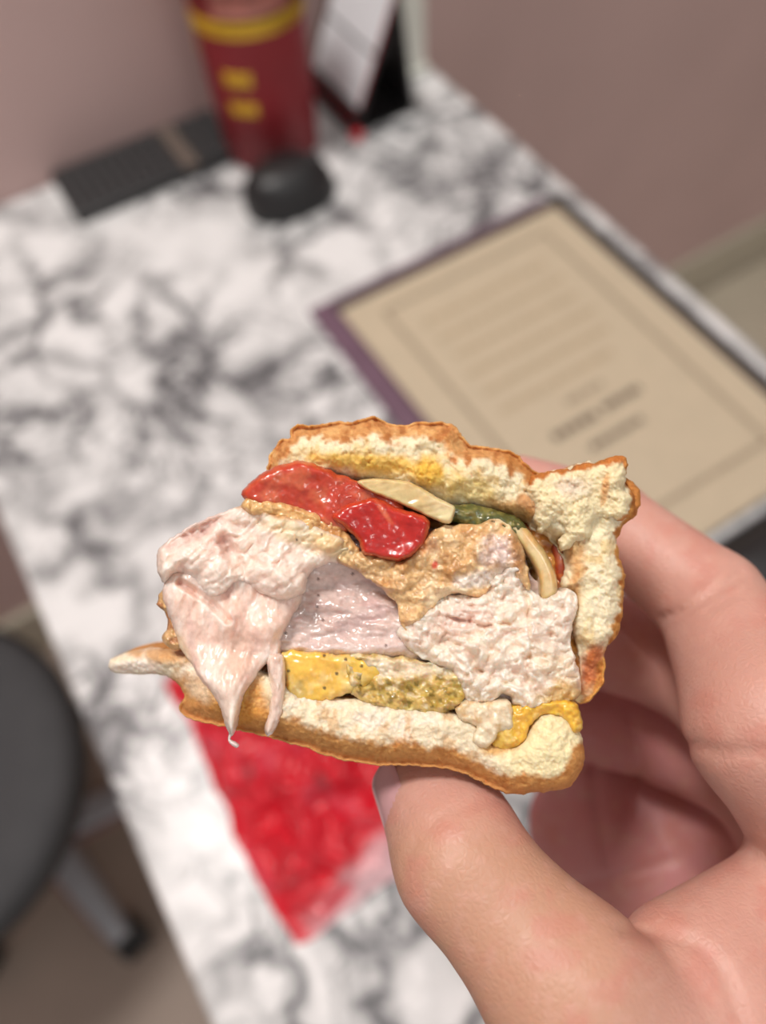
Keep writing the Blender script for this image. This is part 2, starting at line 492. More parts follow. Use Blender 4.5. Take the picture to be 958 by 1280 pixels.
for k, (a, b) in enumerate([(0.224, 0.340), (0.224, 0.341), (0.226, 0.338), (0.223, 0.340), (0.223, 0.336), (0.224, 0.324)]):
    text_line(a, b, 0.3455 - k * 0.0198, 0.0062, INKF if k in (0,) else INKF)
text_line(0.2665, 0.3000, 0.2275, 0.0055, INK)
text_line(0.2405, 0.2790, 0.2085, 0.0065, INKD, 0.004, 0.008)
text_line(0.2850, 0.3185, 0.2095, 0.0065, INKD, 0.004, 0.008)
text_line(0.2570, 0.3050, 0.1880, 0.0055, INKD, 0.003, 0.007)

# black pouch under the lower end of the document
bm = bmesh.new()
n = 24
rows = []
for i in range(n + 1):
    rows.append([])
    for j in range(n + 1):
        u, v = i / n * 2 - 1, j / n * 2 - 1
        e = max(abs(u), abs(v))
        h = 0.022 * (1 - e ** 4) + 0.0015
        rows[-1].append((u * 0.085, v * 0.055, h + 0.002 * math.sin(u * 7 + v * 5) * (1 - e)))
top = [[bm.verts.new(p) for p in r] for r in rows]
bot = [[bm.verts.new((p[0], p[1], 0)) for p in r] for r in rows]
for i in range(n):
    for j in range(n):
        bm.faces.new((top[i][j], top[i + 1][j], top[i + 1][j + 1], top[i][j + 1]))
        bm.faces.new((bot[i][j], bot[i][j + 1], bot[i + 1][j + 1], bot[i + 1][j]))
for i in range(n):
    bm.faces.new((top[i][0], bot[i][0], bot[i + 1][0], top[i + 1][0])); bm.faces.new((top[i][n], top[i + 1][n], bot[i + 1][n], bot[i][n]))
    bm.faces.new((top[0][i], top[0][i + 1], bot[0][i + 1], bot[0][i])); bm.faces.new((top[n][i], bot[n][i], bot[n][i + 1], top[n][i + 1]))
pc = empty('pouch', (0.325, 0.036, Z))
tag(pc, 'black soft pouch below the lower edge of the kraft document', 'pouch')
from_bm('pouch_body', bm, BLACK, pc, (0.325, 0.036, Z), True)
box('zip', 0.247, 0.403, 0.0885, 0.0915, Z + 0.001, Z + 0.0035, STEEL, pc, 0.0005)

def blob(X, Y, px, py, rx, ry, ang=0, soft=0.5, wob=0.25, seed=0):
    a = math.radians(ang); dx = X - px; dy = Y - py
    u = (dx * math.cos(a) + dy * math.sin(a)) / rx; v = (-dx * math.sin(a) + dy * math.cos(a)) / ry
    r = np.hypot(u, v) + wob * fbm(X / 14, Y / 14, seed + 90, 3)
    return 1 - sst(1 - soft, 1 + soft * 0.4, r)
# red crumpled snack bag
def make_bag():
    nx, ny = 120, 150
    X0, X1, Y0, Y1 = -0.059, 0.071, 0.034, 0.200
    gx, gy = np.meshgrid(np.linspace(0, 1, nx), np.linspace(0, 1, ny))
    x = X0 + (X1 - X0) * gx; y = Y0 + (Y1 - Y0) * gy
    x = x + 0.006 * fbm(gx * 3, gy * 4, 3); y = y + 0.006 * fbm(gx * 4 + 9, gy * 3, 8)
    y = y - 0.012 * np.clip(0.25 - gx, 0, 1) * 0 
    e = np.minimum(np.minimum(gx, 1 - gx), np.minimum(gy, 1 - gy))
    pil = sst(0.0, 0.30, e)
    w = 1 - np.abs(fbm(gx * 3 + gy * 2, gy * 4 - gx * 2, 21, 3)) * 2.2
    w2 = 1 - np.abs(fbm(gx * 7 - gy * 3, gy * 8 + gx * 2, 31, 3)) * 2.2
    z = 0.001 + pil * (0.013 + 0.010 * w) + 0.0085 * np.clip(w2, 0, 1) * sst(0.0, 0.08, e) + 0.003 * np.clip(w, 0, 1)
    z = np.maximum(z, 0.0012)
    red = linv([208, 22, 42]); pale = linv([226, 190, 194]); grey = linv([120, 70, 74])
    col = np.tile(red, (ny, nx, 1)).astype(float)
    near = gy - 0.05 * sst(0.0, 0.5, gx) - 0.04 * fbm(gx * 6, gy * 6, 44)
    m = ((1 - sst(0.02, 0.10, near)) * sst(0.03, 0.16, gx) * 0.9)[..., None]
    col = col * (1 - m) + pale * m
    st2 = (blob(gx * 100, gy * 100, 22, 5, 12, 2.5, 10, 0.5, 0.1) * 0.9)[..., None]
    col = col * (1 - st2) + linv([214, 60, 74]) * st2
    sp2 = (sst(0.18, 0.4, fbm(gx * 6, gy * 5, 77, 3)) * 0.45)[..., None]
    col = col * (1 - sp2) + linv([222, 80, 100]) * sp2
    for (a, b, r) in ((0.16, 0.50, 0.035), (0.10, 0.20, 0.03), (0.42, 0.34, 0.035), (0.03, 0.72, 0.03)):
        d = np.hypot((gx - a) * 1.6, gy - b) + 0.01 * fbm(gx * 20, gy * 20, 5)
        mm = (1 - sst(r * 0.6, r, d))[..., None] * 0.8
        col = col * (1 - mm) + grey * mm
    cx_, cy_ = 0.003, 0.115
    V = np.stack([x - cx_, y - cy_, z], -1).reshape(-1, 3)
    Vb = V.copy(); Vb[:, 2] = 0.0004
    idx = np.arange(nx * ny).reshape(ny, nx)
    q = np.stack([idx[:-1, :-1], idx[:-1, 1:], idx[1:, 1:], idx[1:, :-1]], -1).reshape(-1, 4)
    F = [q, q[:, ::-1] + nx * ny]
    bd = np.concatenate([idx[0, :], idx[1:, -1], idx[-1, -2::-1], idx[-2:0:-1, 0]])
    b2 = np.roll(bd, -1)
    F.append(np.stack([bd, bd + nx * ny, b2 + nx * ny, b2], -1))
    me = bpy.data.meshes.new('snack_bag')
    me.from_pydata(np.concatenate([V, Vb]).tolist(), [], np.concatenate(F).tolist())
    at = me.attributes.new('Col', 'FLOAT_COLOR', 'POINT')
    cc = np.concatenate([col.reshape(-1, 3)] * 2); cc = np.concatenate([cc, np.ones((len(cc), 1))], 1)
    at.data.foreach_set('color', cc.astype(np.float32).ravel())
    m = food('red_film', 0.32, 0.0, 0.25, 90, coat=0.4, coat_rough=0.2)
    o = link_mesh('snack_bag', me, m, None, (cx_, cy_, Z))
    tag(o, 'crumpled red plastic snack bag on the marble under the burger', 'bag')
make_bag()

# ------------------------------------------------------------------ the burger
def P(px, py, d):
    """point seen at pixel (px, py) of a 958x1280 frame, d millimetres deep: camera space, mm"""
    px = np.asarray(px, float); py = np.asarray(py, float)
    return np.stack([(px - 479) * d / FPX, -(py - 640) * d / FPX, -d + 0 * px], -1)
def to_world(c):
    return (np.asarray(c) * 0.001) @ R.T + CAM
BLOC = to_world(P(470, 760, 140.0))
burger = empty('chicken_burger', BLOC)
tag(burger, 'half eaten chicken burger with tomato and cheese held above the desk', 'burger')
BLOC_V = Vector(BLOC)

def smooth_outline(pts, sp=3.0, jag=0.0, jscale=7.0, seed=0):
    p = np.array(pts, float); n = len(p); out = []
    for i in range(n):
        p0, p1, p2, p3 = p[i - 1], p[i], p[(i + 1) % n], p[(i + 2) % n]
        L = np.hypot(*(p2 - p1)); k = max(2, int(L / sp))
        t = np.linspace(0, 1, k, endpoint=False)[:, None]
        out.append(0.5 * ((2 * p1) + (-p0 + p2) * t + (2 * p0 - 5 * p1 + 4 * p2 - p3) * t ** 2 + (-p0 + 3 * p1 - 3 * p2 + p3) * t ** 3))
    q = np.concatenate(out)
    if jag:
        tn = np.roll(q, -1, 0) - np.roll(q, 1, 0); tn /= np.maximum(1e-6, np.hypot(tn[:, 0], tn[:, 1]))[:, None]
        nr = np.stack([tn[:, 1], -tn[:, 0]], -1)
        s = np.arange(len(q)) * sp
        # noise on pixel position keeps the loop closed
        a = fbm(q[:, 0] / jscale, q[:, 1] / jscale, seed + 50, 3, 0.6)
        q = q + nr * (a * jag)[:, None]
    return q

def poly_sd(q, X, Y):
    """signed distance, positive inside"""
    sh = X.shape; x = X.ravel(); y = Y.ravel()
    best = np.full(x.shape, 1e9); ins = np.zeros(x.shape, bool)
    for i in range(len(q)):
        ax, ay = q[i]; bx, by = q[(i + 1) % len(q)]
        ex, ey = bx - ax, by - ay
        L = ex * ex + ey * ey + 1e-9
        wx = x - ax; wy = y - ay
        t = np.clip((wx * ex + wy * ey) / L, 0, 1)
        d = (wx - ex * t) ** 2 + (wy - ey * t) ** 2
        np.minimum(best, d, out=best)
        c = (ay > y) != (by > y)
        if by != ay:
            ins ^= c & (x < ex * (y - ay) / (by - ay) + ax)
    return np.where(ins, 1, -1).reshape(sh) * np.sqrt(best).reshape(sh)

def piece(name, pts, d0, bulge, ew, thick, ewb, col, mat, parent=burger, step=1.6, jag=2.0, jscale=7.0, seed=0, relief=None, tilt=None, label=None, backcol=None, lift=None):
    q = smooth_outline(pts, 3.0, jag, jscale, seed)
    x0, y0_ = q.min(0) - 2 * step; x1, y1_ = q.max(0) + 2 * step
    X, Y = np.meshgrid(np.arange(x0, x1, step), np.arange(y0_, y1_, step))
    sd = poly_sd(q, X, Y)
    gy_, gx_ = np.gradient(sd, step)
    gl = np.maximum(1e-3, np.hypot(gx_, gy_))
    keep = sd > -0.8 * step
    out = keep & (sd < 0)
    X = np.where(out, X - sd * gx_ / gl, X); Y = np.where(out, Y - sd * gy_ / gl, Y)
    e = np.maximum(sd, 0)
    prof = lambda w: np.sqrt(np.maximum(0, 1 - (1 - np.clip(e / w, 0, 1)) ** 2))
    base = d0 + (tilt(X, Y) if tilt else 0)
    rl = relief(X, Y, e) if relief else 0
    fr = base - 0.15 - bulge * prof(ew) - rl * sst(0, 5, e)
    Pf = P(X, Y, fr)
    bx = P(X, Y, base)
    bk = bx.copy()
    bn = fbm(X / 40, Y / 40, seed + 70, 3) * 2.0 * prof(ewb)
    bk[..., 2] -= 0.15 + thick * prof(ewb) + bn
    if lift: 
        l = lift(X, Y) * prof(ewb)
        bk[..., 1] += l
    kc = keep[:-1, :-1] & keep[:-1, 1:] & keep[1:, 1:] & keep[1:, :-1]
    ny, nx = X.shape
    idx = np.arange(nx * ny).reshape(ny, nx)
    quads = np.stack([idx[:-1, :-1], idx[1:, :-1], idx[1:, 1:], idx[:-1, 1:]], -1)[kc]
    used = np.unique(quads)
    mp = -np.ones(nx * ny, int); mp[used] = np.arange(len(used))
    qf = mp[quads]; nv = len(used)
    # boundary edges
    E_ = np.concatenate([qf[:, [0, 1]], qf[:, [1, 2]], qf[:, [2, 3]], qf[:, [3, 0]]])
    key = E_[:, 0] * nv + E_[:, 1]; rkey = E_[:, 1] * nv + E_[:, 0]
    be = E_[~np.isin(key, rkey)]
    st_ = np.stack([be[:, 1], be[:, 0], be[:, 0] + nv, be[:, 1] + nv], -1)
    F = np.concatenate([qf, qf[:, ::-1] + nv, st_])
    V = np.concatenate([Pf.reshape(-1, 3)[used], bk.reshape(-1, 3)[used]])
    Wd = to_world(V) - BLOC
    cf = col(X, Y, e, rl)
    cf = cf.reshape(-1, 3)[used]
    cb = cf if backcol is None else np.tile(linv(backcol), (nv, 1)) * (1 + 0.25 * fbm(X / 14, Y / 14, seed + 9).reshape(-1)[used])[:, None]
    cc = np.clip(np.concatenate([cf, cb]), 0, 1); cc = np.concatenate([cc, np.ones((len(cc), 1))], 1)
    me = bpy.data.meshes.new(name)
    me.from_pydata(Wd.tolist(), [], F.tolist())
    at = me.attributes.new('Col', 'FLOAT_COLOR', 'POINT')
    at.data.foreach_set('color', cc.astype(np.float32).ravel())
    o = link_mesh(name, me, mat, parent, BLOC_V)
    if label: o['label'] = label
    return o

def blend(X, base):
    return np.tile(linv(base), X.shape + (1,)).astype(float)
def over(c, m, rgb):
    m = np.clip(m, 0, 1)[..., None]
    return c * (1 - m) + linv(rgb) * m
def seg_dist(X, Y, pts):
    best = np.full(X.shape, 1e9)
    for (ax, ay), (bx, by) in zip(pts, pts[1:]):
        ex, ey = bx - ax, by - ay
        t = np.clip(((X - ax) * ex + (Y - ay) * ey) / (ex * ex + ey * ey), 0, 1)
        best = np.minimum(best, np.hypot(X - ax - ex * t, Y - ay - ey * t))
    return best

BREAD = food('bread', 0.8, 0.45, 0.4, 1300, radius=(1.0, 0.75, 0.5), scale=0.0025, spec=0.25)
MEAT = food('cooked_chicken', 0.33, 0.6, 0.35, 700, coat=0.25, coat_rough=0.12, radius=(1.0, 0.7, 0.6), scale=0.004)
WETMEAT = food('wet_chicken', 0.2, 0.35, 0.8, 380, coat=0.8, coat_rough=0.05, radius=(1.0, 0.6, 0.5), scale=0.003)
WET = food('wet_filling', 0.28, 0.45, 0.18, 260, coat=0.4, coat_rough=0.05, radius=(1.0, 0.4, 0.2), scale=0.003)
BREADING = food('wet_breading', 0.3, 0.25, 0.7, 800, coat=0.45, coat_rough=0.1, radius=(1.0, 0.6, 0.3), scale=0.002)

def pores(X, Y, s, seed):
    f1, f2, c = worley(X / s, Y / s, seed)
    return np.clip(1 - f1 * 2.4, 0, 1) * (c > 0.45)
def crumb_relief(amp, seed):
    def f(X, Y, e):
        wx = X + 5 * fbm(X / 14, Y / 14, seed + 2); wy = Y + 5 * fbm(X / 14, Y / 14, seed + 3)
        r = amp * (1.0 * fbm(X / 30, Y / 30, seed, 3) + 0.25 * facets(wx / 22, wy / 17, seed + 4, 4) + 0.32 * fbm(X / 7, Y / 7, seed + 5, 3, 0.65))
        big = sst(0.05, 0.4, fbm(X / 40, Y / 40, seed + 6))
        r -= 0.5 * amp * pores(wx, wy, 11.0, seed + 8) * big + 0.22 * amp * pores(X, Y, 5.0, seed + 12) * big
        return r + 0.22 * amp * fbm(X / 2.6, Y / 2.6, seed + 15, 2)
    return f

# --- top bun: arch over the filling and the wall on its right side
TOP = [(335, 590), (337, 568), (350, 550), (362, 546), (366, 534), (400, 529), (440, 525), (468, 522), (500, 531), (540, 527), (565, 531), (580, 546), (588, 556), (612, 558), (640, 563), (656, 577), (672, 590), (700, 586), (735, 577), (760, 590), (790, 610), (796, 640), (782, 655), (774, 668), (773, 692), (781, 716), (779, 760), (770, 798), (757, 812), (755, 850), (744, 868), (727, 882), (716, 868), (726, 846), (722, 815), (712, 775), (716, 745), (700, 735), (706, 712), (698, 690), (685, 672), (664, 662), (650, 650), (600, 645), (560, 640), (520, 625), (480, 612), (440, 606), (400, 606), (360, 606), (340, 606)]
crust_top = [(330, 600), (337, 566), (352, 546), (366, 534), (440, 524), (468, 522), (500, 530), (565, 530), (585, 556), (640, 562), (668, 592)]
crust_mid = [(640, 570), (668, 592), (672, 640), (655, 625)]
crust_right = [(790, 600), (800, 625), (785, 650), (775, 668), (774, 692), (783, 716), (781, 760), (770, 800), (757, 815), (757, 850), (744, 872), (725, 886)]
def top_col(X, Y, e, rl):
    c = blend(X, (234, 219, 184))
    n = fbm(X / 30, Y / 30, 3); n2 = fbm(X / 9, Y / 9, 13, 3)
    c = over(c, 0.6 * sst(0.0, 0.5, n), (240, 228, 200))
    c = over(c, 0.6 * sst(0.15, 0.45, fbm(X / 20, Y / 20, 33)) , (224, 192, 132))
    # mustard yellow stain along the lower edge
    c = over(c, 0.85 * blob(X, Y, 470, 580, 120, 16, 6, 0.7, 0.4, 1), (226, 178, 70))
    c = over(c, 0.85 * blob(X, Y, 535, 590, 22, 22, 0, 0.5, 0.3, 2), (226, 176, 66))
    c = over(c, 0.6 * blob(X, Y, 590, 612, 50, 16, 15, 0.6, 0.4, 3), (222, 190, 96))
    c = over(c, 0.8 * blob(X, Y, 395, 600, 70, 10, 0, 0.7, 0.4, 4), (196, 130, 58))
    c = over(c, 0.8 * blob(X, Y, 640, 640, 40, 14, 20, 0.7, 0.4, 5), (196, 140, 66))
    # golden lower right wall
    c = over(c, 0.75 * blob(X, Y, 722, 690, 14, 40, 0, 0.6, 0.4, 6), (205, 150, 84))
    c = over(c, 0.9 * blob(X, Y, 742, 835, 22, 40, 15, 0.6, 0.35, 7), (186, 92, 36))
    c = over(c, 0.7 * blob(X, Y, 716, 745, 10, 45, 8, 0.6, 0.35, 17), (206, 150, 90))
    # crust: darker brown toward the outer skin
    d = seg_dist(X, Y, crust_top)
    w = 21 + 10 * n + 11 * n2 + 10 * np.exp(-((X - 560) / 26.0) ** 2) + 5 * np.exp(-((X - 440) / 40.0) ** 2)
    m = 1 - sst(w * 0.65, w * 1.1, d)
    c = over(c, m, (206, 148, 90))
    c = over(c, m * sst(0.0, 0.5, n2) * 0.8, (168, 102, 52))
    c = over(c, m * sst(0.1, 0.5, -n2) * 0.8, (222, 172, 112))
    d = seg_dist(X, Y, crust_right); w = 9 + 7 * n + 6 * n2
    m = 1 - sst(w * 0.6, w * 1.15, d)
    c = over(c, m, (204, 142, 74)); c = over(c, m * sst(0, 0.5, n2), (172, 104, 48))
    d = seg_dist(X, Y, crust_mid); w = 10 + 5 * n2
    c = over(c, 0.8 * (1 - sst(w * 0.5, w * 1.2, d)), (190, 126, 66))
    return c
def top_relief(X, Y, e):
    r = crumb_relief(1.15, 100)(X, Y, e)
    d = seg_dist(X, Y, crust_top)
    r -= 2.6 * (1 - sst(0, 24, d))           # crust falls away backwards
    r += 1.6 * blob(X, Y, 450, 566, 90, 22, 0, 0.8, 0.2, 8) + 2.0 * blob(X, Y, 530, 590, 26, 22, 0, 0.8, 0.2, 9) + 1.8 * blob(X, Y, 600, 592, 50, 26, 10, 0.8, 0.3, 10)
    r -= 4.0 * (1 - sst(0, 34, seg_dist(X, Y, [(340, 612), (480, 618), (600, 652), (690, 690)])))
    r -= 2.5 * blob(X, Y, 735, 845, 30, 44, 10, 0.8, 0.2, 11)
    return r
tb = piece('top_bun', TOP, 127.0, 4.5, 22, 27, 60, top_col, BREAD, jag=3.2, jscale=9, seed=1, relief=top_relief, backcol=(190, 122, 62), label='torn golden top bun with a pale crumb')

# sauce between bun and filling
CORE = [(338, 606), (360, 596), (420, 594), (480, 600), (540, 612), (600, 634), (660, 648), (700, 676), (716, 720), (726, 780), (730, 850), (700, 880), (640, 880), (600, 800), (580, 700), (500, 690), (400, 660), (345, 640)]
piece('sauce', CORE, 127.8, 0.8, 14, 18, 30, lambda X, Y, e, r: over(over(blend(X, (196, 136, 66)), sst(0, 0.4, fbm(X / 16, Y / 12, 301, 3)), (170, 100, 44)), 0.6 * sst(0.1, 0.4, fbm(X / 20, Y / 14, 305)), (222, 176, 88)),
      food('sauce_wet', 0.25, 0.3, 0.5, 500, coat=0.5, coat_rough=0.08), jag=1.5, seed=40, relief=lambda X, Y, e: 0.8 * fbm(X / 14, Y / 10, 303, 3), step=2.0, label='orange yellow burger sauce')

# torn chunk on the right of the top bun
CH = [(662, 600), (668, 593), (700, 587), (740, 578), (752, 575), (770, 571), (783, 573), (784, 592), (782, 612), (790, 620), (788, 640), (778, 650), (760, 648), (742, 655), (738, 672), (720, 682), (705, 690), (698, 678), (704, 664), (690, 660), (678, 668), (670, 658), (664, 640), (659, 622)]
def ch_col(X, Y, e, rl):
    c = blend(X, (234, 217, 176)); n2 = fbm(X / 8, Y / 8, 23, 3)
    c = over(c, 0.8 * blob(X, Y, 715, 610, 26, 16, 0, 0.7, 0.4, 20), (222, 204, 186))
    c = over(c, 0.6 * pores(X, Y, 7.5, 61) * blob(X, Y, 715, 610, 36, 18, 0, 0.7, 0.4, 20), (176, 140, 104))
    c = over(c, 0.75 * blob(X, Y, 757, 608, 6, 24, 10, 0.6, 0.4, 21), (214, 150, 84))
    d = seg_dist(X, Y, [(660, 600), (668, 592), (700, 585), (740, 577), (785, 570)]); w = 8 + 6 * n2
    m = 1 - sst(w * 0.6, w * 1.2, d); c = over(c, m, (184, 112, 52))
    d = seg_dist(X, Y, [(785, 572), (790, 600), (796, 640), (776, 655)]); w = 7 + 6 * n2
    c = over(c, 1 - sst(w * 0.6, w * 1.2, d), (196, 128, 66))
    return c
piece('torn_crumb', CH, 124.5, 3.6, 14, 8, 20, ch_col, BREAD, tb, 1.4, 4.5, 7, 2, crumb_relief(1.4, 140), backcol=(200, 150, 90))
# crust flake curling out at the right
piece('crust_flake', [(778, 596), (790, 600), (800, 615), (800, 632), (792, 646), (780, 656), (768, 660), (772, 648), (784, 634), (784, 616)], 126.5, 1.5, 8, 5, 10,
      lambda X, Y, e, r: over(blend(X, (194, 126, 64)), 0.7 * sst(0, 0.4, fbm(X / 6, Y / 6, 9)), (154, 90, 42)), BREAD, tb, 1.4, 3.0, 6, 3, crumb_relief(0.7, 150), backcol=(180, 110, 54))

# --- bottom bun
BOT = [(136, 829), (144, 820), (162, 814), (188, 810), (215, 812), (240, 820), (262, 832), (290, 836), (330, 838), (372, 862), (420, 872), (450, 872), (500, 880), (560, 888), (600, 900), (622, 930), (648, 930), (662, 905), (672, 893), (695, 890), (716, 900), (728, 924), (731, 950), (722, 974), (704, 987), (670, 991), (640, 993), (614, 985), (590, 972), (560, 962), (520, 958), (470, 957), (420, 948), (380, 935), (340, 923), (300, 914), (260, 905), (236, 898), (222, 886), (230, 868), (216, 850), (196, 842), (170, 843), (146, 842), (137, 837)]
bot_edge = [(222, 892), (260, 906), (300, 915), (380, 936), (420, 949), (470, 958), (520, 959), (560, 963), (590, 973), (614, 986), (640, 994), (704, 988), (724, 975), (733, 950)]
def bot_col(X, Y, e, rl):
    c = blend(X, (236, 220, 190)); n = fbm(X / 30, Y / 30, 41); n2 = fbm(X / 8, Y / 8, 42, 3)
    c = over(c, 0.6 * sst(0, 0.4, n), (240, 228, 214))
    c = over(c, 0.7 * sst(0.1, 0.5, fbm(X / 16, Y / 16, 47)) * (X < 600), (216, 176, 130))
    c = over(c, 0.9 * sst(610, 650, X), (238, 222, 176))
    w = 34 + 8 * n + 6 * n2 + 18 * sst(400, 250, X) - 10 * sst(560, 640, X)
    d = seg_dist(X, Y, bot_edge)
    m = 1 - sst(w * 0.7, w * 1.1, d)
    c = over(c, m, (208, 150, 88)); c = over(c, m * sst(0.0, 0.5, n2) * 0.7, (184, 120, 62))
    m2 = 1 - sst(w * 0.1, w * 0.55, d)
    c = over(c, m2 * 0.6, (186, 124, 74))
    c = over(c, 0.9 * blob(X, Y, 305, 878, 40, 34, 10, 0.6, 0.3, 43), (212, 148, 72))
    # left tip: crust above, pale below
    c = over(c, 0.85 * blob(X, Y, 205, 820, 50, 12, 8, 0.6, 0.4, 44), (202, 150, 96))
    c = over(c, 0.8 * blob(X, Y, 165, 832, 36, 9, 0, 0.6, 0.3, 147), (238, 224, 212))
    c = over(c, 0.7 * blob(X, Y, 250, 865, 26, 14, 30, 0.6, 0.4, 46), (228, 206, 176))
    c = over(c, 0.8 * blob(X, Y, 622, 932, 26, 14, 0, 0.6, 0.4, 45), (206, 150, 70))
    return c
def bot_relief(X, Y, e):
    r = crumb_relief(0.9, 160)(X, Y, e)
    d = seg_dist(X, Y, bot_edge)
    m = 1 - sst(16, 30, d)
    r = r * (1 - 0.6 * m) - 2.6 * (1 - sst(0, 34, d)) * (1 - sst(600, 660, X))
    r += 2.2 * blob(X, Y, 680, 945, 52, 40, 0, 0.9, 0.15, 48)
    r += 0.25 * fbm(X / 2.5, Y / 2.5, 49, 2)
    return r
bb = piece('bottom_bun', BOT, 124.5, 4.0, 22, 30, 60, bot_col, BREAD, jag=2.4, jscale=8, seed=4, relief=bot_relief,
           tilt=lambda X, Y: 11.0 * sst(300, 130, X), backcol=(196, 134, 72), lift=lambda X, Y: 5.0 * sst(880, 960, Y), label='golden bottom bun with a pale torn crumb')

# --- chicken: body of the fillet
BODY = [(215, 690), (260, 660), (330, 640), (420, 650), (520, 660), (600, 660), (650, 672), (665, 720), (705, 752), (712, 800), (722, 850), (712, 872), (660, 884), (600, 870), (560, 836), (520, 828), (440, 824), (352, 821), (300, 830), (250, 820), (225, 780)]
def body_col(X, Y, e, rl):
    c = blend(X, (212, 186, 178)); n = fbm(X / 36, Y / 18, 51)
    c = over(c, 0.7 * sst(0, 0.5, n), (204, 172, 168))
    c = over(c, 0.6 * sst(0, 0.5, -n), (226, 204, 196))
    c = over(c, 0.5 * sst(770, 826, Y), (228, 208, 200))
    c = over(c, 0.8 * specks(X, Y, 15, 58, 0.09), (96, 66, 58))
    return c
def body_relief(X, Y, e):
    r = 0.9 * fbm(X / 40, Y / 16, 52, 3) + 0.35 * fbm(X / 12, Y / 8, 53, 3)
    r += 1.5 * blob(X, Y, 440, 810, 110, 16, 2, 0.9, 0.2, 54) - 1.6 * blob(X, Y, 450, 735, 80, 24, 5, 0.9, 0.2, 55)
    return r
ck = piece('chicken_fillet', BODY, 125.5, 2.2, 26, 24, 50, body_col, WETMEAT, jag=1.5, seed=5, relief=body_relief, label='pale pink bitten chicken fillet')

# left upper flap
LU = [(196, 694), (202, 682), (222, 667), (250, 651), (278, 640), (308, 632), (345, 638), (384, 650), (425, 668), (446, 686), (440, 702), (414, 704), (392, 712), (384, 726), (380, 742), (352, 753), (330, 744), (300, 729), (282, 742), (262, 748), (244, 733), (222, 716), (206, 728), (197, 716)]
def lu_col(X, Y, e, rl):
    c = blend(X, (242, 220, 206)); n = fbm(X / 22, Y / 22, 61)
    c = over(c, 0.7 * blob(X, Y, 245, 662, 50, 14, -28, 0.6, 0.3, 62), (206, 168, 160))  # shade on the flap's top plane, put into the colour
    c = over(c, 0.6 * blob(X, Y, 280, 682, 22, 20, 40, 0.7, 0.3, 63), (214, 172, 160))
    c = over(c, 0.6 * sst(0.1, 0.5, n), (244, 226, 214))
    c = over(c, 0.75 * blob(X, Y, 375, 668, 60, 18, 22, 0.6, 0.35, 64), (238, 216, 176))
    c = over(c, 0.9 * blob(X, Y, 350, 640, 60, 9, 10, 0.6, 0.4, 65), (206, 150, 90))
    c = over(c, 0.8 * blob(X, Y, 420, 684, 34, 16, 20, 0.6, 0.4, 66), (228, 192, 136))
    c = over(c, 0.8 * specks(X, Y, 14, 68, 0.25) * (X > 370), (96, 66, 44))
    return c
def lu_relief(X, Y, e):
    wx = X + 10 * fbm(X / 24, Y / 24, 310); wy = Y + 10 * fbm(X / 24, Y / 24, 311)
    r = 2.2 * facets(wx / 46, wy / 34, 67, 7) + 0.9 * facets((wx + wy * 0.5) / 15, wy / 11, 312, 8) + 0.35 * fbm((X + Y) / 5, (Y - X) / 22, 69, 3)
    r -= 2.6 * blob(X, Y, 250, 662, 46, 12, -28, 0.8, 0.2, 71) + 2.4 * blob(X, Y, 287, 688, 10, 26, -25, 0.8, 0.2, 72)
    r += 1.8 * blob(X, Y, 262, 706, 50, 22, 25, 0.9, 0.2, 73) + 1.8 * blob(X, Y, 352, 715, 40, 26, 20, 0.9, 0.2, 74) - 1.0 * (1 - sst(0, 7, seg_dist(X, Y, [(300, 700), (312, 728)])))
    return r
piece('meat_flap', LU, 122.6, 2.6, 12, 12, 30, lu_col, MEAT, ck, jag=2.0, seed=6, relief=lu_relief, step=1.4)
# left lower flap hanging down in a drip
LL = [(203, 740), (212, 716), (236, 708), (264, 712), (300, 708), (340, 712), (372, 728), (378, 748), (364, 775), (352, 800), (350, 822), (330, 832), (318, 850), (305, 868), (300, 888), (295, 908), (290, 920), (282, 908), (275, 884), (264, 866), (250, 848), (238, 828), (226, 812), (218, 790), (208, 762)]
def ll_col(X, Y, e, rl):
    c = blend(X, (240, 208, 192)); n = fbm(X / 16, Y / 40, 81)
    c = over(c, 0.7 * sst(0, 0.5, n), (226, 190, 178)); c = over(c, 0.7 * sst(0.05, 0.5, -n), (240, 222, 212))
    c = over(c, 0.7 * sst(830, 880, Y), (236, 218, 204))
    c = over(c, 0.7 * blob(X, Y, 300, 820, 22, 40, 8, 0.7, 0.3, 82), (222, 186, 166))
    c = over(c, 0.6 * blob(X, Y, 228, 815, 10, 30, -20, 0.7, 0.3, 83), (236, 206, 160))
    return c
def ll_relief(X, Y, e):
    u = X * 0.9 + Y * 0.35
    r = 0.8 * fbm(u / 16, Y / 70, 84, 3) + 1.5 * facets(X / 34, Y / 50, 313, 6) + 0.3 * fbm(X / 7, Y / 22, 85, 3)
    r += 1.6 * blob(X, Y, 300, 780, 60, 26, 10, 0.9, 0.2, 86) - 1.8 * (1 - sst(0, 8, seg_dist(X, Y, [(225, 728), (262, 752), (285, 775)])))
    return r
piece('meat_flap', LL, 123.6, 2.8, 16, 9, 26, ll_col, MEAT, ck, tilt=lambda X, Y: -3.6 * sst(800, 870, Y), jag=1.4, seed=7, relief=ll_relief, step=1.4)
DR = [(334, 824), (346, 816), (356, 824), (357, 860), (353, 892), (344, 913), (335, 920), (330, 912), (335, 892), (338, 862)]
piece('meat_strand', DR, 121.2, 2.2, 10, 2.5, 10, lambda X, Y, e, r: over(blend(X, (236, 212, 198)), 0.6 * sst(0, 0.4, fbm(X / 8, Y / 30, 95)), (226, 190, 174)), WETMEAT, ck, jag=0.8, seed=8, step=1.2,
      relief=lambda X, Y, e: 0.5 * fbm(X / 8, Y / 20, 96, 3))
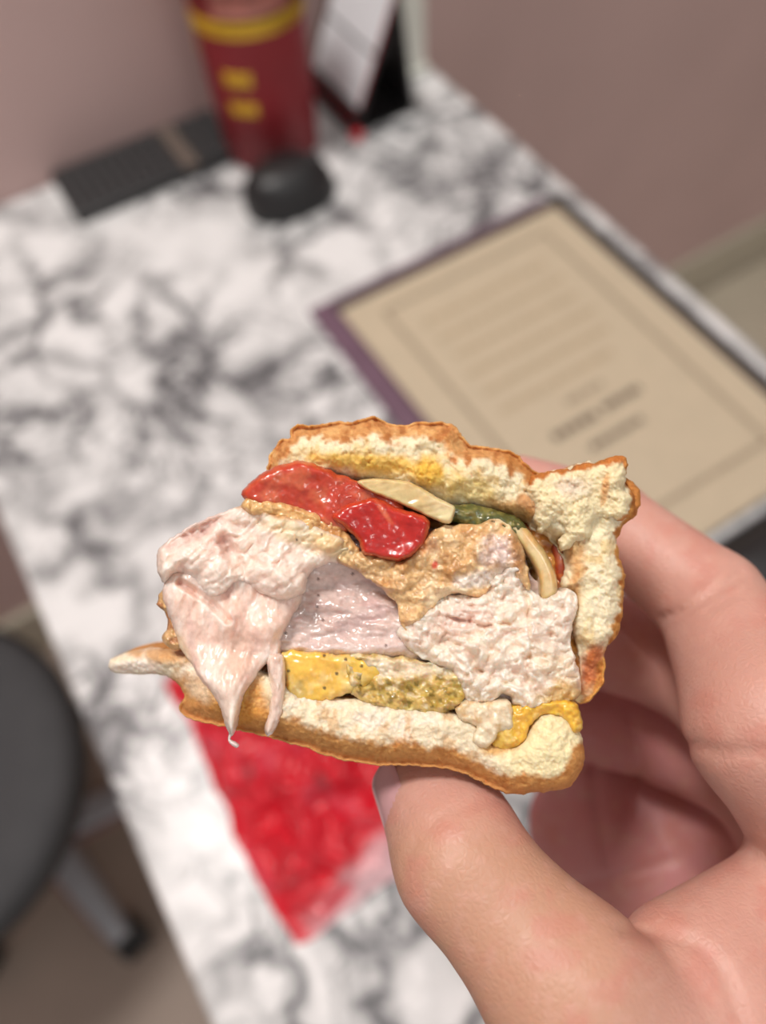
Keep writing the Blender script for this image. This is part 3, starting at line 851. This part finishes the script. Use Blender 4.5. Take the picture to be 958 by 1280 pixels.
piece('meat_strand', [(287, 908), (293, 908), (291, 918), (288, 924), (295, 928), (299, 932), (296, 935), (290, 932), (285, 926), (286, 917)], 120.8, 0.7, 4, 0.7, 4,
      lambda X, Y, e, r: blend(X, (238, 214, 210)), WETMEAT, ck, jag=0.4, seed=9, step=0.9)

# right crumbly chicken
RC = [(498, 786), (520, 762), (545, 748), (575, 742), (596, 744), (606, 722), (622, 700), (640, 692), (656, 700), (660, 730), (676, 746), (694, 742), (702, 738), (716, 740), (724, 756), (718, 776), (714, 800), (721, 828), (727, 850), (724, 870), (704, 880), (672, 890), (648, 884), (632, 868), (606, 882), (584, 876), (572, 852), (558, 834), (536, 828), (510, 812)]
def rc_col(X, Y, e, rl):
    c = blend(X, (242, 224, 206)); n = fbm(X / 22, Y / 22, 101); n2 = fbm(X / 7, Y / 7, 102, 3)
    c = over(c, 0.6 * sst(0.05, 0.5, n), (240, 212, 198)); c = over(c, 0.6 * sst(0, 0.4, n2), (248, 236, 218))
    c = over(c, 0.7 * blob(X, Y, 575, 775, 40, 26, -20, 0.7, 0.3, 103), (230, 200, 188))
    c = over(c, 0.7 * blob(X, Y, 690, 780, 36, 50, 0, 0.7, 0.3, 104), (236, 218, 202))
    c = over(c, 0.9 * blob(X, Y, 706, 868, 34, 20, -20, 0.6, 0.4, 105), (216, 178, 116))
    c = over(c, 0.6 * blob(X, Y, 690, 830, 30, 20, 0, 0.7, 0.4, 106), (228, 206, 176))
    return c
def rc_relief(X, Y, e):
    wx = X + 8 * fbm(X / 30, Y / 30, 107); wy = Y + 8 * fbm(X / 30, Y / 30, 108)
    r = 1.5 * facets(wx / 30, wy / 22, 109, 7) + 1.3 * facets((wx + 0.4 * wy) / 17, wy / 12, 110, 9) + 0.8 * facets(wx / 8, wy / 7, 116, 8) + 0.55 * fbm(X / 9, Y / 9, 115, 3, 0.6) + 0.9 * fbm(X / 36, Y / 36, 111) + 0.16 * fbm(X / 3, Y / 3, 112, 2)
    r -= 1.1 * (1 - sst(0, 5, seg_dist(wx, wy, [(560, 770), (596, 786), (640, 782)]))) + 1.3 * (1 - sst(0, 6, seg_dist(wx, wy, [(545, 800), (580, 812), (600, 836)]))) + 0.9 * (1 - sst(0, 5, seg_dist(wx, wy, [(655, 740), (668, 800), (660, 850)])))
    r += 1.6 * blob(X, Y, 625, 810, 80, 60, 0, 0.9, 0.15, 113)
    return r - 0.3
piece('flaky_meat', RC, 122.6, 2.0, 16, 14, 34, rc_col, MEAT, ck, jag=4.0, jscale=10, seed=10, relief=rc_relief, step=1.3)

# breading over the fillet
BRD = [(430, 684), (470, 694), (505, 700), (528, 672), (556, 657), (594, 654), (622, 648), (640, 658), (652, 680), (660, 712), (662, 738), (648, 726), (636, 712), (618, 728), (600, 748), (572, 742), (552, 748), (538, 764), (526, 784), (512, 790), (500, 776), (494, 754), (474, 734), (452, 718), (436, 706)]
def brd_col(X, Y, e, rl):
    c = blend(X, (222, 182, 130)); n = fbm(X / 20, Y / 20, 121); n2 = fbm(X / 7, Y / 7, 122, 3)
    c = over(c, 0.8 * sst(0, 0.5, n), (204, 150, 92)); c = over(c, 0.8 * sst(0.05, 0.4, -n), (238, 212, 172))
    c = over(c, 0.7 * blob(X, Y, 510, 750, 22, 36, -20, 0.7, 0.4, 133), (232, 194, 142))
    c = over(c, 0.8 * blob(X, Y, 622, 690, 26, 22, -20, 0.6, 0.4, 123), (232, 212, 208))
    c = over(c, 0.85 * blob(X, Y, 600, 722, 40, 12, -12, 0.6, 0.4, 124), (240, 226, 214))
    c = over(c, 0.8 * blob(X, Y, 648, 690, 10, 34, -8, 0.6, 0.4, 125), (176, 118, 66))
    c = over(c, 0.9 * blob(X, Y, 544, 706, 5, 7, 20, 0.5, 0.2, 126), (206, 56, 26))
    c = over(c, 0.7 * blob(X, Y, 520, 680, 26, 14, 0, 0.6, 0.3, 127), (206, 120, 66))
    c = over(c, 0.5 * sst(0.2, 0.5, n2), (178, 124, 74))
    return c
def brd_relief(X, Y, e):
    return 0.9 * fbm(X / 24, Y / 24, 129, 3) + 1.3 * facets(X / 22, Y / 18, 128, 6) + 0.6 * fbm(X / 7, Y / 7, 130, 3) + 1.2 * blob(X, Y, 590, 690, 60, 30, 0, 0.9, 0.2, 131)
piece('breading', BRD, 121.6, 1.4, 12, 10, 26, brd_col, BREADING, ck, jag=3.0, jscale=9, seed=11, relief=brd_relief, step=1.4)
piece('breading', [(197, 748), (204, 734), (214, 722), (222, 732), (224, 756), (228, 780), (230, 806), (218, 812), (206, 806), (203, 794), (210, 784), (207, 768), (198, 758)], 125.0, 2.0, 8, 6, 12,
      lambda X, Y, e, r: over(blend(X, (214, 172, 120)), sst(0, 0.4, fbm(X / 8, Y / 8, 135, 3)), (184, 128, 84)), BREADING, ck, jag=2.2, jscale=7, seed=12, relief=lambda X, Y, e: 0.9 * fbm(X / 8, Y / 8, 136, 3), step=1.3)
piece('breading', [(300, 632), (312, 622), (340, 626), (372, 634), (402, 644), (432, 662), (450, 688), (470, 706), (455, 716), (430, 706), (410, 690), (380, 664), (345, 648), (312, 642)], 121.6, 1.6, 10, 8, 16,
      lambda X, Y, e, r: over(over(blend(X, (220, 176, 116)), sst(0, 0.4, fbm(X / 12, Y / 12, 137, 3)), (196, 140, 84)), 0.7 * blob(X, Y, 425, 690, 26, 14, 30, 0.6, 0.3, 138), (232, 200, 148)), BREADING, ck, jag=3, jscale=9, seed=13,
      relief=lambda X, Y, e: 0.7 * fbm(X / 12, Y / 12, 139, 3) + 0.4 * fbm(X / 5, Y / 5, 140, 2), step=1.4)

# --- tomato
def tom_col(a, b, seed):
    def f(X, Y, e, r):
        c = blend(X, a); n = fbm(X / 20, Y / 20, seed)
        c = over(c, 0.8 * sst(-0.05, 0.5, n), b)
        c = over(c, 0.5 * (1 - sst(0, 9, e)), (196, 90, 48))
        return c
    return f
T1 = [(302, 618), (316, 600), (334, 588), (352, 580), (378, 576), (402, 582), (428, 594), (458, 604), (488, 618), (506, 636), (482, 648), (452, 654), (430, 668), (408, 662), (384, 648), (352, 636), (322, 632)]
piece('tomato_slice', T1, 122.6, 1.8, 9, 12, 30, tom_col((190, 62, 38), (204, 104, 68), 141), WET, jag=2.2, seed=14, relief=lambda X, Y, e: 1.4 * facets(X / 60, Y / 40, 142, 5) + 0.35 * fbm(X / 24, Y / 18, 144, 3) + 0.12 * fbm(X / 6, Y / 6, 143, 2), label='pale red tomato slice')
T2 = [(414, 646), (436, 630), (470, 622), (498, 634), (536, 648), (534, 672), (520, 692), (500, 702), (474, 698), (454, 692), (447, 676), (432, 660)]
def t2c(X, Y, e, r):
    c = tom_col((178, 20, 10), (190, 32, 18), 145)(X, Y, e, r)
    return over(c, 0.8 * blob(X, Y, 480, 640, 4, 20, -35, 0.6, 0.2, 146), (216, 110, 74))
piece('tomato_slice', T2, 120.6, 2.0, 8, 10, 26, t2c, WET, jag=1.8, seed=15, relief=lambda X, Y, e: 1.3 * facets(X / 54, Y / 46, 147, 6) + 0.3 * fbm(X / 24, Y / 20, 149, 3) + 0.08 * fbm(X / 7, Y / 7, 148, 2), label='bright red tomato chunk')

# --- onion, pickle
ON1 = [(446, 602), (470, 598), (496, 600), (512, 602), (530, 611), (550, 623), (569, 633), (568, 644), (562, 655), (544, 650), (518, 638), (492, 626), (466, 616)]
def on_col(X, Y, e, r):
    c = blend(X, (212, 188, 134)); n = fbm(X / 20 + Y / 30, Y / 8, 151)
    c = over(c, 0.6 * sst(0, 0.5, n), (206, 174, 116)); return over(c, 0.6 * sst(520, 560, X), (232, 216, 172))
piece('onion_strip', ON1, 121.0, 1.4, 4, 8, 16, on_col, WET, jag=0.8, seed=16, relief=lambda X, Y, e: 0.35 * fbm(X / 30 + Y / 20, Y / 12, 152, 2), step=1.4, label='translucent pale onion strip')
ON2 = [(632, 650), (644, 648), (656, 656), (672, 676), (686, 696), (695, 718), (697, 740), (690, 750), (676, 748), (673, 724), (664, 702), (650, 682), (638, 666)]
def on2_col(X, Y, e, r):
    c = blend(X, (216, 190, 138)); c = over(c, 0.7 * (1 - sst(3, 9, e)), (190, 160, 104)); return over(c, 0.6 * sst(0, 0.4, fbm(X / 10, Y / 24, 153)), (222, 174, 108))
piece('onion_strip', ON2, 123.6, 2.0, 7, 8, 14, on2_col, WET, jag=0.8, seed=17, step=1.4, label='curved onion strip beside the right bun wall')
PK = [(556, 634), (590, 630), (622, 638), (648, 648), (660, 664), (640, 674), (606, 668), (576, 656), (558, 650)]
piece('pickle_slice', PK, 123.5, 2.0, 10, 12, 20, lambda X, Y, e, r: over(blend(X, (84, 88, 44)), sst(0, 0.4, fbm(X / 10, Y / 8, 155, 3)), (128, 122, 66)), WET, jag=1.5, seed=18, relief=lambda X, Y, e: 0.8 * fbm(X / 10, Y / 8, 156, 3), label='dark green pickle slice')
# dark red scrap between onion and bun wall
piece('sauce_streak', [(684, 668), (700, 672), (708, 690), (712, 712), (704, 736), (698, 742), (694, 716), (690, 690)], 127.5, 1.0, 8, 6, 10, lambda X, Y, e, r: over(blend(X, (150, 60, 30)), sst(0, 0.4, fbm(X / 9, Y / 9, 157)), (178, 96, 44)), WET, jag=1, seed=19, label='orange red sauce streak')

# --- cheese and relish above the bottom bun
CHS = [(350, 816), (400, 815), (440, 820), (480, 832), (470, 852), (440, 866), (408, 876), (380, 878), (360, 870), (354, 846)]
def chs_col(X, Y, e, r):
    c = blend(X, (238, 190, 84)); n = fbm(X / 16, Y / 16, 161)
    c = over(c, 0.6 * sst(0, 0.5, n), (232, 204, 140)); c = over(c, 0.6 * blob(X, Y, 368, 862, 16, 14, 0, 0.7, 0.4, 162), (178, 150, 84))
    return over(c, 0.85 * specks(X, Y, 18, 163, 0.35, 0.15), (70, 54, 30))
piece('cheese_slice', CHS, 122.9, 1.6, 9, 14, 24, chs_col, WET, jag=3.5, seed=20, relief=lambda X, Y, e: 0.5 * fbm(X / 20, Y / 20, 164, 3), step=1.4, label='melted yellow cheese slice')
RL = [(436, 822), (480, 820), (520, 824), (560, 832), (580, 852), (580, 876), (560, 892), (526, 894), (490, 888), (456, 878), (436, 862)]
def rl_col(X, Y, e, r):
    c = blend(X, (206, 176, 104)); f1, f2, cid = worley(X / 15, Y / 12, 165)
    n = fbm(X / 14, Y / 11, 321, 3); n2 = fbm(X / 9, Y / 7, 325, 3)
    c = over(c, 0.8 * sst(0.0, 0.35, n), (184, 154, 68)); c = over(c, 0.85 * sst(0.18, 0.45, n2), (132, 112, 50)); c = over(c, 0.8 * sst(0.15, 0.4, -n2), (230, 210, 172))
    return over(c, 0.75 * blob(X, Y, 510, 834, 80, 13, 2, 0.6, 0.5, 166), (236, 220, 198))
def rl_relief(X, Y, e):
    return 2.0 * facets(X / 15, Y / 12, 165, 6) + 0.7 * fbm(X / 10, Y / 8, 167, 3)
piece('relish', RL, 122.7, 1.4, 10, 14, 24, rl_col, WET, jag=5.0, jscale=12, seed=21, relief=rl_relief, step=1.3, label='chunky green yellow relish')
CH2 = [(610, 906), (624, 888), (652, 880), (690, 876), (716, 876), (727, 892), (728, 912), (716, 916), (704, 898), (680, 894), (664, 908), (656, 930), (638, 938), (622, 936), (608, 924)]
piece('cheese_slice', CH2, 122.5, 1.8, 9, 14, 20, lambda X, Y, e, r: over(over(blend(X, (232, 182, 64)), 0.7 * sst(0, 0.4, fbm(X / 12, Y / 12, 171)), (206, 150, 62)), 0.5 * sst(0.1, 0.4, fbm(X / 14, Y / 14, 172)), (236, 206, 130)), WET, jag=2, seed=22, relief=lambda X, Y, e: 0.9 * fbm(X / 12, Y / 12, 173, 3), step=1.4, label='yellow cheese squeezed out over the bottom bun')
FL = [(570, 886), (584, 876), (606, 878), (636, 874), (642, 892), (640, 912), (624, 916), (616, 930), (602, 936), (590, 924), (596, 908), (576, 900)]
piece('meat_flake', FL, 121.2, 1.6, 9, 6, 12, lambda X, Y, e, r: over(blend(X, (234, 214, 184)), sst(0, 0.4, fbm(X / 12, Y / 12, 175)), (222, 190, 146)), MEAT, jag=2.5, seed=23, relief=lambda X, Y, e: 0.8 * fbm(X / 10, Y / 10, 176, 3), step=1.4, label='beige flake of chicken')

# ------------------------------------------------------------------ the hand
def J(px, py, d, r):
    return np.array(list(P(px, py, d)) + [r])

def sd_cone(G, a, b):
    pa, ra, pb, rb = a[:3], a[3], b[:3], b[3]
    ba = pb - pa; l2 = ba @ ba
    X = G - pa.astype(np.float32)
    t = np.clip((X @ ba.astype(np.float32)) / l2, 0, 1)
    d = X - t[..., None] * ba.astype(np.float32)
    return np.sqrt((d * d).sum(-1)) - (ra + (rb - ra) * t)
def smin(a, b, k):
    h = np.clip(0.5 + 0.5 * (b - a) / k, 0, 1)
    return b + (a - b) * h - k * h * (1 - h)

def surface_nets(F, org, sp):
    nx, ny, nz = F.shape
    S = F < 0
    c = [(i, j, k) for i in (0, 1) for j in (0, 1) for k in (0, 1)]
    sl = lambda A, i, j, k: A[i:nx - 1 + i, j:ny - 1 + j, k:nz - 1 + k]
    cnt = sum(sl(S, *o).astype(np.int8) for o in c)
    act = (cnt > 0) & (cnt < 8)
    ids = -np.ones(act.shape, int); loc = np.argwhere(act); ids[act] = np.arange(len(loc))
    vals = np.stack([sl(F, *o)[act] for o in c], 1)
    acc = np.zeros((len(loc), 3)); n = np.zeros(len(loc))
    for a in range(8):
        for b in range(a + 1, 8):
            df = np.abs(np.array(c[a]) - np.array(c[b]))
            if df.sum() != 1: continue
            va, vb = vals[:, a], vals[:, b]
            m = (va < 0) != (vb < 0)
            t = np.where(m, va / np.where(m, va - vb, 1), 0)
            p = np.array(c[a]) + t[:, None] * (np.array(c[b]) - np.array(c[a]))
            acc[m] += p[m]; n[m] += 1
    V = org + (loc + acc / n[:, None]) * sp
    faces = []
    for ax in range(3):
        A = S; 
        s0 = [slice(0, None)] * 3; s1 = [slice(0, None)] * 3
        s0[ax] = slice(0, -1); s1[ax] = slice(1, None)
        a0, a1 = A[tuple(s0)], A[tuple(s1)]
        e = np.argwhere(a0 != a1)
        o1, o2 = [(1, 2), (2, 0), (0, 1)][ax]
        ok = (e[:, o1] > 0) & (e[:, o2] > 0) & (e[:, o1] < F.shape[o1] - 1) & (e[:, o2] < F.shape[o2] - 1)
        e = e[ok]
        inside0 = a0[tuple(e.T)]
        def g(d1, d2):
            q = e.copy(); q[:, o1] -= d1; q[:, o2] -= d2
            return ids[tuple(q.T)]
        q = np.stack([g(1, 1), g(0, 1), g(0, 0), g(1, 0)], 1)
        q[~inside0] = q[~inside0][:, ::-1]
        faces.append(q)
    return V, np.concatenate(faces)

TH = [J(540, 992, 136, 9.6), J(578, 1080, 125, 10.2), J(716, 1240, 116, 12.6), J(930, 1420, 121, 19)]
IX = [J(650, 614, 168, 7.8), J(755, 648, 163, 8.8), J(888, 752, 149, 10.0), J(968, 905, 128, 13.6)]
MD = [J(690, 780, 178, 9.0), J(775, 805, 176, 10.8), J(868, 838, 167, 11.0), J(975, 930, 146, 11.5)]
RG = [J(690, 878, 192, 9.5), J(752, 900, 193, 11.0), J(840, 922, 186, 11.4), J(950, 975, 168, 11.0)]
PN = [J(722, 965, 203, 9.0), J(765, 985, 203, 9.5), J(830, 1010, 200, 10), J(910, 1040, 188, 10.5)]
WR = [J(1240, 1320, 140, 17), J(1220, 1340, 155, 17), J(1190, 1350, 168, 17), J(1150, 1370, 182, 17)]

def make_hand():
    sp = 0.9
    lo = np.array([-12.0, -128.0, -222.0]); hi = np.array([168.0, 24.0, -92.0])
    ax = [np.arange(lo[i], hi[i], sp, dtype=np.float32) for i in range(3)]
    G = np.stack(np.meshgrid(*ax, indexing='ij'), -1)
    def chain(js, k=2.0):
        d = None
        for a, b in zip(js, js[1:]):
            s = sd_cone(G, a, b)
            d = s if d is None else smin(d, s, k)
        return d
    palm = None
    for f, w in zip((IX, MD, RG, PN), WR):
        s = sd_cone(G, f[-1], w)
        palm = s if palm is None else smin(palm, s, 7)
    for a, b, k in ((J(752, 1035, 206, 19), J(1120, 1320, 186, 20), 9),       # heel of the palm
                    (J(1000, 1190, 133, 13), J(1180, 1330, 140, 18), 9)):
        palm = smin(palm, sd_cone(G, a, b), k)
    # forearm
    palm = smin(palm, sd_cone(G, J(1200, 1340, 158, 25), J(1500, 1640, 160, 29)), 12)
    d = palm
    for f, k in ((IX, 4.0), (MD, 3.0), (RG, 3.0), (PN, 3.0)):
        d = smin(d, chain(f), k)
    # web between thumb and index, with its fold
    web = sd_cone(G, J(850, 1205, 124, 9.5), J(1010, 1120, 132, 10.5))
    web = smin(web, sd_cone(G, J(900, 1260, 122, 14), J(1090, 1230, 136, 16)), 5)
    d = smin(d, web, 3.5)
    th = smin(chain(TH, 4.0), sd_cone(G, J(900, 1420, 122, 19), J(1180, 1380, 146, 22)), 6)
    # flesh pad of the thumb tip
    th = smin(th, sd_cone(G, J(556, 1012, 133, 9.4), J(570, 1047, 129, 9.9)), 3)
    d = smin(d, th, 3.0)
    # creases in the skin, cut along lines on the surface
    zz = -G[..., 2]
    PXg = G[..., 0] * FPX / zz + 479; PYg = -G[..., 1] * FPX / zz + 640
    for pts, w, dep, z0, z1 in (
        ([(828, 772), (862, 762), (895, 742), (925, 716)], 5, 0.9, 100, 160),
        ([(838, 785), (880, 768), (915, 745)], 4, 0.5, 100, 160),
        ([(860, 930), (905, 940), (958, 938)], 9, 0.7, 95, 150),
        ([(778, 1163), (820, 1166), (870, 1180), (905, 1215), (925, 1270)], 9, 0.7, 95, 140),
        ([(790, 900), (800, 960), (795, 1020)], 7, 0.8, 150, 215),
        ([(740, 930), (745, 1000), (760, 1080)], 8, 0.6, 160, 215),
        ([(700, 1110), (770, 1095), (840, 1075)], 7, 0.7, 160, 215),
        ([(506, 1092), (520, 1050), (560, 1015), (620, 1000)], 5, 0.30, 95, 134),
        ([(520, 1105), (545, 1075), (590, 1050), (640, 1045)], 5, 0.22, 95, 134)):
        m = (zz > z0) & (zz < z1) & (np.abs(d) < 4)
        dd = seg_dist(PXg[m], PYg[m], pts)
        d[m] += dep * np.exp(-(dd / w) ** 2)
    # close the cut at the edge of the volume
    b = np.zeros(d.shape, bool); b[:1] = b[-1:] = True; b[:, :1] = b[:, -1:] = True; b[:, :, :1] = b[:, :, -1:] = True
    d[b] = np.maximum(d[b], 0.3)
    V, F = surface_nets(d, lo, sp)
    # albedo: tan on the thumb back, pinker on the palm side and finger pads
    zz = -V[:, 2]; px = V[:, 0] * FPX / zz + 479; py = -V[:, 1] * FPX / zz + 640
    c = np.tile(linv([198, 149, 134]), (len(V), 1))
    def ov(c, m, rgb):
        m = np.clip(m, 0, 1)[:, None]; return c * (1 - m) + linv(rgb) * m
    c = ov(c, sst(145, 118, zz) * sst(980, 1080, py) * sst(900, 700, px), (190, 145, 121))
    c = ov(c, sst(150, 180, zz), (200, 138, 136))
    c = ov(c, 0.5 * sst(0, 0.5, fbm(px / 40, py / 40, 201)), (194, 130, 116))
    c = ov(c, 0.4 * sst(0.1, 0.5, fbm(px / 14, py / 14, 205)), (204, 158, 142))
    Wd = to_world(V)
    loc = to_world(P(900, 1150, 150.0))
    me = bpy.data.meshes.new('hand')
    me.from_pydata((Wd - loc).tolist(), [], F.tolist())
    at = me.attributes.new('Col', 'FLOAT_COLOR', 'POINT')
    at.data.foreach_set('color', np.concatenate([c, np.ones((len(c), 1))], 1).astype(np.float32).ravel())
    # skin
    m, nt, b = new_mat('skin')
    a = node(nt, 'ShaderNodeAttribute', attribute_name='Col')
    nt.links.new(a.outputs['Color'], b.inputs['Base Color'])
    b.inputs['Roughness'].default_value = 0.48
    b.inputs['Specular IOR Level'].default_value = 0.4
    b.inputs['Subsurface Weight'].default_value = 0.30
    b.inputs['Subsurface Radius'].default_value = (1.0, 0.35, 0.2)
    b.inputs['Subsurface Scale'].default_value = 0.004
    tc = node(nt, 'ShaderNodeTexCoord')
    vo = node(nt, 'ShaderNodeTexVoronoi', feature='DISTANCE_TO_EDGE'); vo.inputs['Scale'].default_value = 950
    nz = node(nt, 'ShaderNodeTexNoise'); nz.inputs['Scale'].default_value = 300; nz.inputs['Detail'].default_value = 5
    nt.links.new(tc.outputs['Object'], vo.inputs['Vector']); nt.links.new(tc.outputs['Object'], nz.inputs['Vector'])
    mu = node(nt, 'ShaderNodeMath', operation='ADD'); nt.links.new(vo.outputs['Distance'], mu.inputs[0]); nt.links.new(nz.outputs['Fac'], mu.inputs[1])
    bp = node(nt, 'ShaderNodeBump'); bp.inputs['Strength'].default_value = 0.42; bp.inputs['Distance'].default_value = 0.0003
    nt.links.new(mu.outputs[0], bp.inputs['Height']); nt.links.new(bp.outputs['Normal'], b.inputs['Normal'])
    o = link_mesh('hand', me, m, None, loc)
    tag(o, 'bare hand pinching the burger between thumb and fingers', 'hand')
    return o, loc, d, lo, sp
hand, HLOC, HD, HLO, HSP = make_hand()

# thumb nail: curved plate on the side of the thumb tip
def make_nail():
    tip = P(533, 974, 138.0); base = P(578, 1080, 125.0)
    axv = tip - base; L = np.linalg.norm(axv); axv /= L
    view = np.array([0, 0, 1.0])
    e1 = np.cross(axv, view); e1 /= np.linalg.norm(e1)
    if e1[0] > 0: e1 = -e1               # points left in the picture
    e2 = np.cross(e1, axv); e2 = e2 if e2[2] > 0 else -e2    # toward the camera
    nu, nv = 20, 18
    V = []
    for layer in (0, 1):
        for i in range(nu + 1):
            u = i / nu                      # 0 cuticle, 1 free edge
            s = 0.38 * L + u * 12.0
            half = 58 * min(1.0, math.sqrt(max(0.0, 1 - (1 - min(1, u / 0.42)) ** 2)) + 0.02)
            ctr = 14.0
            rad = 10.15 - 0.65 * (s / L) + 0.15
            for j in range(nv + 1):
                th = math.radians(ctr + half * (j / nv * 2 - 1))
                rr = rad - (0.55 if layer else 0.0) + 0.12 * math.cos((j / nv * 2 - 1) * 1.5)
                V.append(base + axv * s + (e1 * math.cos(th) + e2 * math.sin(th)) * rr)
    n = (nu + 1) * (nv + 1)
    F = []
    for i in range(nu):
        for j in range(nv):
            a = i * (nv + 1) + j
            F.append((a, a + 1, a + nv + 2, a + nv + 1)); F.append((a + n + nv + 1, a + n + nv + 2, a + n + 1, a + n))
    ring = [j for j in range(nv + 1)] + [i * (nv + 1) + nv for i in range(1, nu + 1)] + [nu * (nv + 1) + j for j in range(nv - 1, -1, -1)] + [i * (nv + 1) for i in range(nu - 1, 0, -1)]
    for a, b in zip(ring, ring[1:] + ring[:1]):
        F.append((a, a + n, b + n, b))
    me = bpy.data.meshes.new('thumb_nail')
    me.from_pydata((to_world(np.array(V)) - HLOC).tolist(), [], F)
    m = plain('nail', lin(200, 154, 156), 0.28, 300, 0.05, coat=0.3)
    o = link_mesh('thumb_nail', me, m, hand, Vector(HLOC))
    o['label'] = 'pale pink thumb nail'
make_nail()
